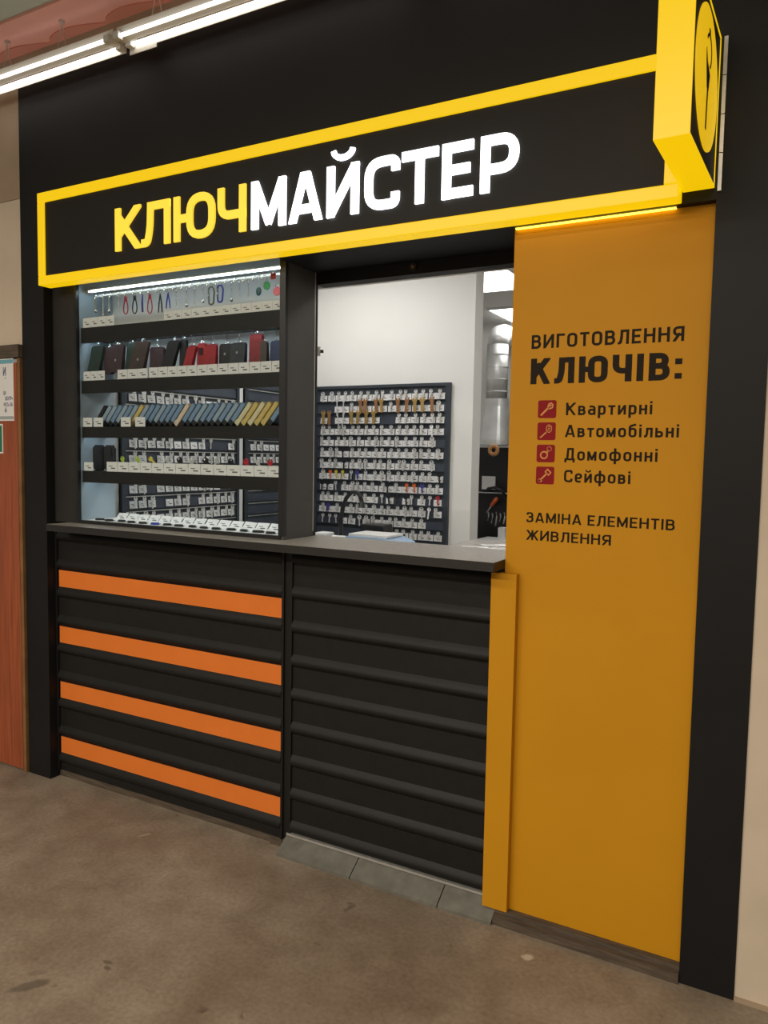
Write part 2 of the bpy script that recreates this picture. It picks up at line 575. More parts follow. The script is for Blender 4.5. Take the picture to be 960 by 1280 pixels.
    for pts, cl in F:
        polys += ribbon(pts, t * .62, False) if cl == 'thin' else ribbon(pts, t, cl)
    return polys, W


def text_line(name, s, x0, x1, zb, cap, y, t, material, parent, depth=0.0008, gap=0.17, align_right=False, fixed=None):
    """one line of vinyl lettering on a wall plane y, fitted between x0 and x1"""
    items, x = [], 0.0
    for ch in s:
        if ch == ' ':
            x += 0.32
            continue
        W = t * 1.05 if ch in 'Іі:' else (0.42 if ch == '»' else None)
        polys, W = glyph(ch, t, W)
        items.append((polys, x))
        x += W + gap
    x -= gap
    sx = (x1 - x0) / x if fixed is None else fixed
    if align_right:
        x0 = x1 - x * sx
    bm = bmesh.new()
    for polys, ox in items:
        for k, q in enumerate(polys):
            prism(bm, [(x0 + (a + ox) * sx, zb + b * cap) for a, b in q], y - depth - 2e-5 * (k % 40), y)
    return mk(name, bm, material, parent)


# ================================================================== the setting
def wall(name, material, *boxes):
    bm = bmesh.new()
    for b in boxes:
        box(bm, *b)
    return struct(mk(name, bm, material))


bm = bmesh.new()
box(bm, -7, 5, -7, 4.2, -0.1, 0.0)
struct(mk('floor', bm, 'concrete'))

YW = -0.05      # face of the black wall
wall('wall_front', 'black_paint',
     (-3.105, -2.957, YW, 0.20, 0, 3.115), (-0.231, -0.085, YW, 0.20, 0, 3.115),
     (-1.684, -0.231, YW, 0.20, 2.2165, 3.115), (-2.957, -1.684, YW, 0.205, 2.247, 3.115), (-1.684, -0.231, 0.20, 0.26, 2.172, 3.115))
wall('wall_upper', 'brown_wall', (-7, 5, YW, 0.2, 3.115, 3.25))
wall('wall_left', 'cream', (-7, -4.05, YW + 0.005, 0.2, 0, 1.985), (-7, -3.105, YW + 0.005, 0.2, 1.985, 2.628))
wall('wall_left_upper', 'brown_wall', (-7, -3.105, YW + 0.008, 0.2, 2.632, 3.115))
wall('wall_right', 'cream', (-0.085, 5, YW + 0.004, 0.2, 0, 3.115))
wall('trim_1', 'brown_wall', (-0.085, 2.5, YW - 0.004, YW + 0.004, 0, 0.012))

# hall ceiling with the pink band along the wall
wall('ceiling', 'teal', (-7, 5, -7, 0.2, 3.25, 3.35))
pk = wall('trim_2', 'pink', (-7, 5, -0.24, YW, 3.238, 3.25))
bm = bmesh.new()  # scalloped shade on the ceiling, put in as a darker pink plate
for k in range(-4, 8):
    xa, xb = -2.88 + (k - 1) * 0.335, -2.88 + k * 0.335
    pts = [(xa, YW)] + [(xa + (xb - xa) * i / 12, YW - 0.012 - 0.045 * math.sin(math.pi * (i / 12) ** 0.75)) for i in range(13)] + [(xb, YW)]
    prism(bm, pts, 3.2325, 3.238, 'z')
struct(mk('shade_scallops', bm, 'shade_pink'))

# red-brown door on the left
d = struct(bx('door_1', 'door', None, -3.98, -3.132, YW - 0.012, YW + 0.03, 0.012, 1.905))
bx('edge_band', 'door_edge', d, -3.132, -3.112, YW - 0.010, YW + 0.03, 0.0, 1.925)
bx('edge_band', 'door_edge', d, -4.02, -3.98, YW - 0.010, YW + 0.03, 0.0, 1.925)
bx('lintel_trim', 'old_wood', d, -4.05, -3.108, YW - 0.02, YW + 0.03, 1.928, 1.985)
bx('handle_plate', 'steel', d, -3.93, -3.89, YW - 0.018, YW - 0.012, 0.95, 1.12)
bm = bmesh.new()
tube(bm, [(-3.91, YW - 0.018, 1.05), (-3.91, YW - 0.06, 1.05), (-3.80, YW - 0.06, 1.05)], 0.008)
mk('door_handle', bm, 'steel', d, True)

# plinth of the yellow panel, threshold tiles, corner strip
wall('baseboard_front', 'old_wood', (-0.800, -0.232, -0.060, 0.10, 0, 0.030), (-0.800, -0.232, -0.040, 0.10, 0.030, 0.044))
th = bx('trim_4', 'tile_grey', None, -1.66, -0.80, -0.002, 0.10, 0, 0.055)
struct(th)
xs = [-1.66, -1.335, -0.992, -0.80]
for i in range(3):
    a, b = xs[i] + 0.002, xs[i + 1] - 0.002
    bm = bmesh.new()
    prism(bm, [(-0.072, 0.0), (-0.072, 0.010), (-0.004, 0.052), (-0.002, 0.0)], a, b, 'x')
    mk('tile', bm, 'tile_grey', th)
bx('white_edge_strip', 'alu', th, -1.655, -0.845, -0.012, 0.012, 0.0555, 0.064)

# kiosk interior and the back room
wall('wall_kiosk_left', 'wall_white', (-2.97, -2.87, 0.2, 4.2, 0, 2.75))
wall('wall_kiosk_right', 'wall_white', (-0.10, 0.0, 0.2, 4.2, 0, 2.75))
wall('wall_partition', 'wall_white', (-2.87, -1.625, 1.70, 1.82, 0, 2.70))
wall('wall_back', 'wall_white', (-2.97, 0.0, 4.10, 4.2, 0, 2.75))
wall('wall_kiosk_front', 'wall_white', (-0.80, -0.10, 0.20, 0.22, 0, 2.172), (-2.87, -0.10, 0.26, 0.28, 2.172, 2.70))
cl = wall('ceiling', 'ceil_in', (-2.97, 0.0, 0.2, 4.2, 2.70, 2.76))
for xx in (-2.85, -2.25, -1.63, -1.05, -0.45):
    bx('grid_bar', 'plastic_white', cl, xx - 0.010, xx + 0.010, 0.30, 4.10, 2.695, 2.702)
for yy in (0.67, 1.27, 1.86, 2.245, 2.855, 3.455, 4.06):
    bx('grid_bar', 'plastic_white', cl, -2.87, -0.1, yy - 0.010, yy + 0.010, 2.694, 2.7015)


def ceiling_panel(x, y, label):
    t = thing('ceiling_light', label, 'ceiling light', (x, y, 2.70), 0, 'square ceiling lights of the kiosk')
    bm = bmesh.new()
    for a in ((-.30, .30, -.30, -.285), (-.30, .30, .285, .30), (-.30, -.285, -.285, .285), (.285, .30, -.285, .285)):
        box(bm, x + a[0], x + a[1], y + a[2], y + a[3], 2.682, 2.70)
    mk('frame', bm, 'plastic_white', t)
    bx('diffuser', 'panel_light', t, x - .285, x + .285, y - .285, y + .285, 2.686, 2.70)


ceiling_panel(-1.94, 2.55, 'square lit ceiling panel just past the white partition')
ceiling_panel(-1.94, 3.75, 'square lit ceiling panel above the metal duct')
ceiling_panel(-2.24, 1.00, 'square lit ceiling panel above the key pegboard room')
ceiling_panel(-0.74, 1.00, 'square lit ceiling panel behind the yellow panel')


# ================================================================== the facade
# ---- ribbed shutters
def shutter(label, x0, x1, zlo, zhi, yf, first):
    t = thing('ribbed_shutter', label, 'shutter', ((x0 + x1) / 2, yf + 0.02, zlo), 0)
    per, b0 = 0.1295, 0.8405 - 0.1295 * 7
    z = b0
    while z < zhi:
        za, zb = max(z, zlo), min(z + per, zhi)
        prof = [(yf, z + 0.004)]
        # rib (half round, drooping) then the flat
        for i in range(9):
            a = i / 8
            prof.append((yf - 0.013 * math.sin(math.pi * a ** 0.72), z + 0.004 + 0.046 * a))
        prof += [(yf, z + per - 0.0015), (yf + 0.002, z + per), (yf + 0.02, z + per), (yf + 0.02, z), (yf + 0.002, z)]
        q = clip(clip(prof, 1, za, False), 1, zb, True)
        if zb - za > 0.012 and len(q) > 2:
            bm = bmesh.new()
            A = [bm.verts.new((x0, a, b)) for a, b in q]
            B = [bm.verts.new((x1, a, b)) for a, b in q]
            n = len(q)
            bm.faces.new(A)
            bm.faces.new(B[::-1])
            for i in range(n):
                bm.faces.new((A[i], B[i], B[(i + 1) % n], A[(i + 1) % n]))
            mk('slat', bm, 'black_metal', t)
        z += per
    return t


sl = shutter('black ribbed front panel with four orange stripes under the display case', -2.945, -1.686, 0.03, 1.160, 0.0, 0)
for i in range(4):
    zt = 0.968 - 0.259 * i
    s = bx('orange_stripe', 'orange', sl, -2.939, -1.690, -0.0035, -0.0002, zt - 0.0756, zt)
    s['label'] = 'flat orange stripe'
bm = bmesh.new()
box(bm, -2.956, -1.677, 0.002, 0.03, 0.0, 0.034)
box(bm, -1.735, -1.677, -0.010, 0.002, 0.0, 0.03)
k_ = mk('kick_plate', bm, 'old_wood', sl)
for x in (-2.956, -1.686):
    bx('guide_rail', 'black_metal', sl, x, x + 0.010, -0.010, 0.02, 0.03, 1.160)
sr = shutter('plain black ribbed front panel under the service counter', -1.640, -0.846, 0.064, 1.160, 0.0, 0)
bx('guide_rail', 'black_metal', sr, -1.652, -1.640, -0.008, 0.02, 0.064, 1.160)
ps = thing('corner_post', 'slim black post between striped and plain ribbed panels', 'post', (-1.665, 0, 0))
bx('post', 'black_metal', ps, -1.676, -1.6525, -0.002, 0.10, 0.0, 1.160)
bx('foot', 'old_wood', ps, -1.6715, -1.6525, -0.014, -0.002, 0.0, 0.035)

# ---- counter
ct = thing('service_counter', 'long grey-topped counter with dark edge above the ribbed panels', 'counter', (-1.8, 0.1, 1.161))
bm = bmesh.new()
prism(bm, [(-2.870, -0.118), (-0.808, -0.118), (-0.808, 0.225), (-2.870, 0.225)], 1.1625, 1.190, 'z')
mk('worktop', bm, 'counter', ct)
bm = bmesh.new()
box(bm, -2.871, -0.808, -0.1205, -0.118, 1.161, 1.1895)
box(bm, -0.8085, -0.8065, -0.1205, -0.022, 1.161, 1.1895)
mk('edge_band', bm, 'counter_edge', ct)
bx('underside_board', 'counter_edge', ct, -2.870, -0.848, -0.10, -0.02, 1.1595, 1.1625)

# ---- yellow panel
yp = thing('yellow_panel', 'tall yellow wall panel with dark lettering and red key icons', 'panel', (-0.52, 0.0, 0.048))
YP = -0.02
bx('panel_board', 'yellow', yp, -0.8055, -0.2315, YP, 0.12, 0.0445, 2.2155)
TX = lambda s, x0, x1, zb, cap, t, gap=0.17: text_line('lettering', s, x0, x1, zb, cap, YP, t, 'text_brown', yp, gap=gap)
TX('ВИГОТОВЛЕННЯ', -0.741, -0.300, 1.8485, 0.0415, 0.165)
TX('КЛЮЧІВ:', -0.741, -0.301, 1.7405, 0.078, 0.205, 0.15)
TX('Квартирні', -0.627, -0.377, 1.6445, 0.0375, 0.150)
TX('Автомобільні', -0.628, -0.302, 1.5785, 0.0370, 0.150)
TX('Домофонні', -0.627, -0.357, 1.5085, 0.0370, 0.150)
TX('Сейфові', -0.626, -0.430, 1.4420, 0.0370, 0.150)
TX('ЗАМІНА ЕЛЕМЕНТІВ', -0.740, -0.302, 1.3135, 0.0310, 0.150, 0.15)
TX('ЖИВЛЕННЯ', -0.739, -0.479, 1.2575, 0.0310, 0.150, 0.15)


def rounded(x0, z0, x1, z1, r, n=5):
    pts = []
    for cx, cz, a in ((x1 - r, z1 - r, 0), (x0 + r, z1 - r, 90), (x0 + r, z0 + r, 180), (x1 - r, z0 + r, 270)):
        pts += arcp(cx, cz, r, r, a, a + 90, n)
    return pts


for i, zc in enumerate((1.6635, 1.596, 1.528, 1.4605)):
    xc = -0.6855
    bm = bmesh.new()
    prism(bm, rounded(xc - .0285, zc - .0270, xc + .0285, zc + .0270, .006), YP - 0.0008, YP)
    ic = mk('icon_tile', bm, 'icon_red', yp)
    ic['label'] = 'dark red rounded square icon'
    bm = bmesh.new()
    polys = []
    if i == 0:      # flat key
        polys += ribbon([(-.019, -.019), (.004, .004)], .0055)
        polys += ribbon([(.002, .006), (.006, .016), (.013, .018), (.018, .012), (.016, .004), (.007, .001)], .004, True)
        polys += ribbon([(.007, .009), (.013, .012)], .005)
    elif i == 1:    # car key
        polys += ribbon([(-.019, -.020), (.000, -.003)], .0040)
        polys += ribbon(arcp(.008, .008, .0085, .0115, 0, 360, 14)[:-1], .0022, True)
        polys += ribbon([(.004, .004), (.010, .003)], .0025) + ribbon([(.005, .009), (.012, .008)], .0025) + ribbon([(.006, .014), (.012, .013)], .0025)
    elif i == 2:    # door-entry fob
        polys += ribbon(arcp(-.005, -.005, .0105, .0105, 0, 360, 18)[:-1], .0042, True)
        polys += ribbon([(.004, .004), (.009, .010)], .005)
        polys += ribbon(arcp(.011, .014, .007, .007, 0, 360, 14)[:-1], .0014, True)
    else:           # safe key
        polys += ribbon([(-.013, -.013), (.006, .006)], .0050)
        polys += ribbon([(.001, .011), (.011, .001), (.018, .009), (.008, .019)], .0038, True)
        polys += ribbon([(-.019, -.012), (-.010, -.019)], .007) + ribbon([(-.015, -.019), (-.018, -.014)], .006)
    for q in polys:
        prism(bm, [(xc + a, zc + b) for a, b in q], YP - 0.0014, YP - 0.0008)
    mk('key_symbol', bm, 'icon_tan', ic)
st = bx('cover_strip', 'yellow', None, -0.842, -0.758, -0.046, -0.0205, 0.044, 1.148, bev=0.001)
tag(st, 'narrow raised yellow strip beside the plain ribbed panel', 'strip')

# ---- long lit sign
SX0, SX1, SZ0, SZ1, SY = -2.909, -0.318, 2.2165, 2.602, -0.112
sg = thing('shop_sign', 'long black illuminated shop sign with yellow lit border and letters', 'sign', (-1.6, -0.055, SZ0))
bx('housing', 'black_metal', sg, SX0 + .004, SX1 - .004, -0.098, YW - 0.0005, SZ0 + .004, SZ1 - .004)
bx('sign_face', 'sign_face', sg, SX0 + .040, SX1 - .040, -0.104, -0.098, SZ0 + .038, SZ1 - .041)
for nm_, a in (('border', (SX0, SX1, SY, YW - .0005, SZ1 - .041, SZ1)), ('border', (SX0, SX1, SY, YW - .0005, SZ0, SZ0 + .038)),
               ('border', (SX0, SX0 + .040, SY, YW - .0005, SZ0 + .038, SZ1 - .041)), ('border', (SX1 - .040, SX1, SY, YW - .0005, SZ0 + .038, SZ1 - .041))):
    o = bx('light_border', 'led_yellow', sg, *a, bev=0.003)
    o['label'] = 'lit yellow border bar'
o = bx('under_glow_line', 'under_glow', sg, -0.80, -0.335, -0.033, -0.0205, SZ0 - .0030, SZ0 - .0005)  # glow from the gap below the sign, put in as an emissive strip
o['label'] = 'thin added glow line under the sign'
LET = [('К', -2.443, -2.304), ('Л', -2.299, -2.150), ('Ю', -2.130, -1.928), ('Ч', -1.914, -1.785), ('М', -1.759, -1.610), ('А', -1.597, -1.459),
       ('Й', -1.440, -1.316), ('С', -1.293, -1.165), ('Т', -1.157, -1.030), ('Е', -1.016, -0.913), ('Р', -0.889, -0.769)]
CAPH, BASE = 0.166, 2.3085
for k, (ch, xa, xb) in enumerate(LET):
    polys, W = glyph(ch, 0.178, (xb - xa) / CAPH)
    bm = bmesh.new()
    for j, q in enumerate(polys):
        prism(bm, [(xa + a * CAPH, BASE + b * CAPH) for a, b in q], -0.112 - 2e-5 * (j % 40), -0.104)
    o = mk('letter', bm, 'letter_yellow' if k < 4 else 'letter_white', sg)
    o['label'] = ('lit yellow letter' if k < 4 else 'lit white letter') + ' ' + ch

# ---- projecting square sign
bl = thing('projecting_sign', 'square yellow-edged illuminated projecting sign with a key on a disc', 'sign', (-0.235, -0.062, 2.243), math.radians(-2.35))
MB = bl.matrix_basis.copy()


def lbx(name, material, *a, bev=0.0, parent=None):
    bm = bmesh.new()
    box(bm, *a, bev=bev)
    bmesh.ops.transform(bm, matrix=MB, verts=bm.verts[:])
    return mk(name, bm, material, bl)


DEP, HT, TH = 0.392, 0.388, 0.080
lbx('side_panel', 'sign_face', -TH + .002, -.002, -DEP + .004, -.004, .004, HT - .004)
for a in ((-TH, 0, -DEP, -DEP + .006, 0, HT), (-TH, 0, -DEP + .006, 0, 0, .006), (-TH, 0, -DEP + .006, 0, HT - .006, HT), (-TH, 0, -.006, 0, .006, HT - .006)):
    o = lbx('light_edge', 'led_yellow', *a, bev=0.0015)
    o['label'] = 'lit yellow edge'
for sx in (-.002, -TH + .002):
    bm = bmesh.new()
    cyl(bm, (sx if sx > -.01 else sx - .003, -DEP / 2, HT / 2 + .004), .163, .003, 'x', 48)
    bmesh.ops.transform(bm, matrix=MB, verts=bm.verts[:])
    dc = mk('disc', bm, 'disc_yellow', bl)
    dc['label'] = 'lit yellow disc'
    xo = .001 if sx > -.01 else -TH - .0025
    bm = bmesh.new()
    cz, cy = HT / 2 + .004, -DEP / 2
    polys = ribbon([(-.004, -.118), (.002, -.03), (.000, .03)], .013)
    polys += [[(-.030, .034), (.026, .020), (.012, -.022), (-.010, -.022)], [(-.034, .062), (-.030, .034), (.026, .020), (-.014, .036)]]
    polys += ribbon(arcp(.004, .068, .036, .036, 150, -60, 14), .007)
    polys += ribbon([(-.006, .112), (.010, .112)], .012)
    for q in polys:
        prism(bm, [(cy + a, cz + b) for a, b in q], xo, xo + .0012, 'x')
    bmesh.ops.transform(bm, matrix=MB, verts=bm.verts[:])
    mk('key_symbol', bm, 'black_paint', dc)
bk = thing('wall_bracket', 'pale metal bracket strip behind the projecting sign', 'bracket', (-0.222, -0.055, 2.235))
for i in range(4):
    bx('bracket_segment', 'alu', bk, -0.2285, -0.2190, -0.0585, -0.0505, 2.236 + i * 0.1, 2.2335 + (i + 1) * 0.1)
bx('bracket_core', 'black_metal', bk, -0.2275, -0.2200, -0.0570, -0.0503, 2.237, 2.632)


# ---- hanging tube lights along the wall
def tube_light(x0, label):
    t = thing('tube_light', label, 'tube light', (x0 + .59, -0.15, 3.06), 0, 'tube lights hung along the top of the wall')
    x1 = x0 + 1.18
    bm = bmesh.new()
    prism(bm, [(-0.166, 3.078), (-0.170, 3.084), (-0.170, 3.118), (-0.130, 3.118), (-0.130, 3.084), (-0.134, 3.078)], x0, x1, 'x')
    mk('tray', bm, 'fixture', t)
    for yy in (-0.182, -0.118):
        bm = bmesh.new()
        tube(bm, [(x0 + .03, yy, 3.076), (x1 - .03, yy, 3.076)], 0.0065, 12)
        tb = mk('lamp_tube', bm, 'tube', t, True)
        for xe in (x0 + .004, x1 - .030):
            bx('lamp_holder', 'plastic_white', tb, xe, xe + .026, min(yy - .009, -.15 + (yy + .15) * .6), max(yy + .009, -.15 + (yy + .15) * .6), 3.066, 3.092)
    bm = bmesh.new()
    box(bm, x0, x1, -0.106, -0.103, 3.060, 3.080)
    box(bm, x0, x0 + .14, -0.106, -0.103, 3.046, 3.060)
    for xe in (x0 + .05, x1 - .06):
        box(bm, xe, xe + .01, -0.132, -0.103, 3.078, 3.081)
    mk('flange', bm, 'fixture', t)
    for xx in (x0 + .18, x0 + .52, x0 + .86):
        bm = bmesh.new()
        tube(bm, [(xx - .018, -0.15, 3.12), (xx + .008, -0.15, 3.238)], 0.0022, 6)
        tube(bm, [(xx + .034, -0.15, 3.12), (xx + .008, -0.15, 3.238)], 0.0022, 6)
        box(bm, xx, xx + .016, -0.158, -0.142, 3.226, 3.238)
        mk('hanger', bm, 'alu', t)


for x0, lb in ((-3.56, 'hanging tube light above the red-brown door side of the wall'), (-2.36, 'hanging tube light above the left half of the sign'),
               (-1.16, 'hanging tube light above the right half of the sign')):
    tube_light(x0, lb)

# ---- poster and green notice on the door
YD = YW - 0.012
po = thing('poster', 'white paper notice with blue band taped to the red-brown door', 'notice', (-3.25, YD, 1.643))
bm = bmesh.new()
box(bm, -3.45, -3.153, YD - .0012, YD - .0002, 1.643, 1.925)
mk('sheet', bm, 'paper', po)
M['band_blue'] = mat('blue_band_print', (0.16, 0.40, 0.48), 0.6)
M['band_grey'] = mat('grey_band_print', (0.34, 0.38, 0.38), 0.6)
M['ink_blue'] = mat('ink_blue', (0.09, 0.10, 0.20), 0.6)
bx('print_band', 'band_blue', po, -3.448, -3.155, YD - .0016, YD - .0012, 1.903, 1.921)
bx('print_band', 'band_grey', po, -3.448, -3.155, YD - .0016, YD - .0012, 1.650, 1.664)
YT = YD - .0012
for s, xr, zb, cap in (('И', -3.206, 1.848, .040), ('ь', -3.208, 1.834, .012), ('ЦІЇ'.replace('Ї', 'І'), -3.208, 1.762, .017), ('ЦЕНТР»', -3.160, 1.737, .017), ('РІСТЬ'.replace('Ь', 'ь') + ' ЗА', -3.162, 1.709, .017), ('ІЙ', -3.205, 1.682, .017)):
    text_line('lettering', s, 0, xr, zb, cap, YT, .17, 'ink_blue', po, depth=.0005, align_right=True, fixed=cap * .72)
M['green_print'] = mat('green_print', (0.02, 0.17, 0.09), 0.5)
gn = thing('green_notice', 'green sign with a white border below the paper notice', 'sign', (-3.33, YD, 1.493))
bx('sheet', 'paper', gn, -3.43, -3.235, YD - .0016, YD - .0002, 1.493, 1.629)
bx('green_field', 'green_print', gn, -3.424, -3.241, YD - .0022, YD - .0016, 1.500, 1.622)


# ================================================================== the display case
CX0, CX1, CZ0, CZ1, CY1 = -2.957, -1.684, 1.1905, 2.246, 0.204
IX0, IX1 = -2.806, -1.703
dc = thing('display_case', 'dark glazed display case with five lit shelves beside the service window', 'display case', (-2.3, 0.1, CZ0))
bm = bmesh.new()
box(bm, CX0, IX0 - .012, -0.004, 0.10, CZ0, CZ1)
mk('side_pier', bm, 'charcoal', dc)
bx('side_wall', 'case_blue', dc, IX0 - .012, IX0, 0.012, CY1, CZ0 + .012, CZ1)
bx('side_wall', 'case_grey', dc, IX1 + .003, CX1, 0.0, CY1, CZ0, CZ1)
bx('side_liner', 'plastic_black', dc, IX1, IX1 + .003, 0.012, CY1, CZ0 + .012, CZ1)
for a in ((IX0 - .012, IX1 + .003, -.004, .012, CZ0, CZ0 + .014), (IX0 - .012, IX1 + .003, -.004, .012, CZ1 - .008, CZ1),
          (IX0 - .012, IX0 + .002, -.005, .012, CZ0 + .014, CZ1 - .008), (IX1 - .006, CX1 + .001, -.005, .012, CZ0 + .014, CZ1 - .008)):
    bx('frame_bar', 'plastic_black', dc, *a)
for zz in (0.196,):
    bx('corner_bead', 'alu', dc, CX1 + .0002, CX1 + .0025, 0.188, 0.192, CZ0 + .02, CZ1 - .02)
    bx('edge_seal', 'plastic_black', dc, CX1 + .0002, CX1 + .003, 0.197, 0.206, CZ0, CZ1)
bx('case_floor', 'back_white', dc, IX0, IX1, 0.012, CY1, CZ0, CZ0 + .012)
bx('case_ceiling', 'case_blue', dc, IX0, IX1, 0.012, CY1, CZ1 - .006, CZ1 - .001)
bx('back_board', 'back_white', dc, IX0, IX1, 0.198, 0.205, 1.80, CZ1 - .006)
SH = [(1.985, 2.050), (1.765, 1.820), (1.570, 1.618), (1.372, 1.424)]
for za, zb in SH:
    bm = bmesh.new()
    box(bm, IX0, IX1, 0.026, 0.165, za + .018, zb)
    box(bm, IX0, IX1, 0.022, 0.036, za, zb)
    o = mk('shelf', bm, 'shelf', dc)
g_ = bx('glass_pane', 'glass', dc, IX0 + .002, IX1 - .006, 0.003, 0.008, CZ0 + .014, CZ1 - .008)
bm = bmesh.new()
prism(bm, [(0.052, 2.211), (0.064, 2.211), (0.064, 2.216), (0.052, 2.216)], IX0 + .03, IX1 - .005, 'x')
o = mk('light_strip', bm, 'led_strip', dc)
o['label'] = 'bright white light strip'
bx('strip_profile', 'alu', dc, IX0 + .02, IX1 - .003, 0.046, 0.070, 2.2162, 2.220)
bx('strip_mount', 'alu', dc, IX0, IX0 + .02, 0.046, 0.070, 2.208, 2.220)
for za, zb in SH[:1] + SH[2:]:  # unseen strips added behind the shelf lips to brighten the case
    bm = bmesh.new()
    box(bm, IX0 + .02, IX1 - .01, 0.040, 0.046, za + .0125, za + .0175)
    mk('light_strip', bm, 'shelf_fill', dc)['label'] = 'thin added light strip under a shelf'
for zr in (2.192, 1.998):
    bx('hook_rail', 'steel', dc, IX0 + .03, IX1 - .01, 0.076, 0.082, zr, zr + .008)


# ---- price cards in the case
def card_mesh(wd, ht, name='price_card'):
    bm = bmesh.new()
    box(bm, -wd / 2, wd / 2, -.0009, 0, 0, ht)
    bmesh.ops.recalc_face_normals(bm, faces=bm.faces[:])
    for a in ((-.30, .05, .52, .60), (-.1, .30, .28, .40)):
        v = [bm.verts.new(p) for p in ((a[0] * wd, -.0011, a[2] * ht), (a[1] * wd, -.0011, a[2] * ht), (a[1] * wd, -.0011, a[3] * ht), (a[0] * wd, -.0011, a[3] * ht))]
        f = bm.faces.new(v)
        f.material_index = 1
    me = bpy.data.meshes.new(name)
    bm.to_mesh(me)
    bm.free()
    me.materials.append(M['tag'])
    me.materials.append(M['ink'])
    return me


CARD = {}


def card(x, y, z, wd, ht, label, group, tilt=0.0, lean=0.0, cat='price card', name='price_card'):
    key = (round(wd, 3), round(ht, 3))
    if key not in CARD:
        CARD[key] = card_mesh(wd, ht)
    o = bpy.data.objects.new(name, CARD[key])
    COL.objects.link(o)
    o.location = (x, y, z)
    o.rotation_euler = (lean, tilt, 0)
    return tag(o, label, cat, group)


def card_row(x0, x1, n, y, z, ht, label, group):
    stp = (x1 - x0) / n
    for i in range(n):
        card(x0 + stp * (i + .5), y, z, round(stp - .002, 3), ht, label, group, tilt=random.uniform(-.012, .012))


TOPS = [z for _, z in SH]
L1, G1 = 'white price card standing on the keyring shelf of the display case', 'price cards on the keyring shelf'
card_row(-2.795, -2.60, 4, .024, TOPS[0], .042, L1, G1)
card_row(-2.315, -1.712, 12, .024, TOPS[0], .036, L1, G1)
L2, G2 = 'white price card in front of the leather key cases', 'price cards on the key case shelf'
card_row(-2.795, -2.66, 3, .024, TOPS[1], .040, L2, G2)
card_row(-2.584, -2.405, 3, .024, TOPS[1], .040, L2, G2)
card_row(-2.400, -1.712, 13, .024, TOPS[1], .042, L2, G2)
for x in (-2.772, -2.704, -2.536, -2.451):
    card(x, .024, TOPS[2], .058, .040, 'white price card at the dark end of the sleeve shelf', 'price cards on the sleeve shelf')
L4, G4 = 'white price card on the shelf of small key blanks', 'price cards on the small key shelf'
card(-2.768, .024, TOPS[3], .058, .038, 'white price card below the two hanging black pouches', None)
card_row(-2.655, -1.712, 14, .024, TOPS[3], .042, L4, G4)
n = 15
for i in range(n):
    x = -2.70 + (i + .5) * (0.985 / n)
    card(x, .105, CZ0 + .0125, .060, .042, 'white price card leaning on the bottom floor of the display case', 'price cards on the bottom of the case', tilt=random.uniform(-.05, .05), lean=-.75)

# ---- key fobs on the case floor
for i in range(16):
    x = -2.745 + i * (1.025 / 15)
    bm = bmesh.new()
    wd, dp = random.uniform(.020, .027), random.uniform(.010, .014)
    prism(bm, [(a, b) for a, b in arcp(0, 0, wd, dp, 0, 360, 14)[:-1]], 0, .009, 'z')
    bmesh.ops.bevel(bm, geom=[e for e in bm.edges if abs(e.verts[0].co.z - .009) < 1e-4 and abs(e.verts[1].co.z - .009) < 1e-4], offset=.003, segments=2, affect='EDGES')
    mt_ = 'pl_blue' if i == 5 else 'pl_black'
    t = thing('key_fob', 'blue oval key fob lying among the black ones' if i == 5 else 'black oval key fob lying in front of the leaning price cards', 'key fob',
              (x, .060 + random.uniform(-.006, .006), CZ0 + .0122), random.uniform(-.3, .3), None if i == 5 else 'black key fobs on the bottom of the case')
    o = mk('fob_body', bm, mt_)
    o.parent = t
    bm = bmesh.new()
    tube(bm, [(wd + .004 + .005 * math.cos(a * math.pi / 5), .005 * math.sin(a * math.pi / 5), .004) for a in range(10)], .0009, 5, True)
    o = mk('ring', bm, 'chrome')
    o.parent = t


# ---- hooks and pendants of the top row
def hookmesh():
    bm = bmesh.new()
    tube(bm, [(0, .004, .004), (0, -.020, .002), (0, -.026, -.004), (0, -.026, -.012), (0, -.020, -.016)], .0016, 5)
    me = bpy.data.meshes.new('wire_hook')
    bm.to_mesh(me)
    bm.free()
    me.materials.append(M['chrome'])
    return me


HK = hookmesh()
for k in range(23):
    o = bpy.data.objects.new('wire_hook', HK)
    COL.objects.link(o)
    o.location = (-2.75 + k * (1.005 / 22), .078, 2.192)
    tag(o, 'bright wire hook in the top row of the display case', 'hook', 'wire hooks of the keyring row')
for k in range(24):
    o = bpy.data.objects.new('wire_hook', HK)
    COL.objects.link(o)
    o.location = (-2.755 + k * (0.99 / 23), .078, 1.999)
    tag(o, 'bright wire hook holding the leather key cases', 'hook', 'wire hooks of the key case row')

YH = .052


def chain(t, x, za, zb):
    bm = bmesh.new()
    n = max(2, int((za - zb) / .007))
    for i in range(n):
        zc = za - (i + .5) * (za - zb) / n
        hz, hx = (za - zb) / n * .62, .0026
        ax = [(x + hx * math.cos(a * math.pi / 4), YH, zc + hz * math.sin(a * math.pi / 4)) if i % 2 else (x, YH + hx * math.cos(a * math.pi / 4), zc + hz * math.sin(a * math.pi / 4)) for a in range(8)]
        tube(bm, ax, .0008, 4, True)
    return mk('chain', bm, 'chrome', t)


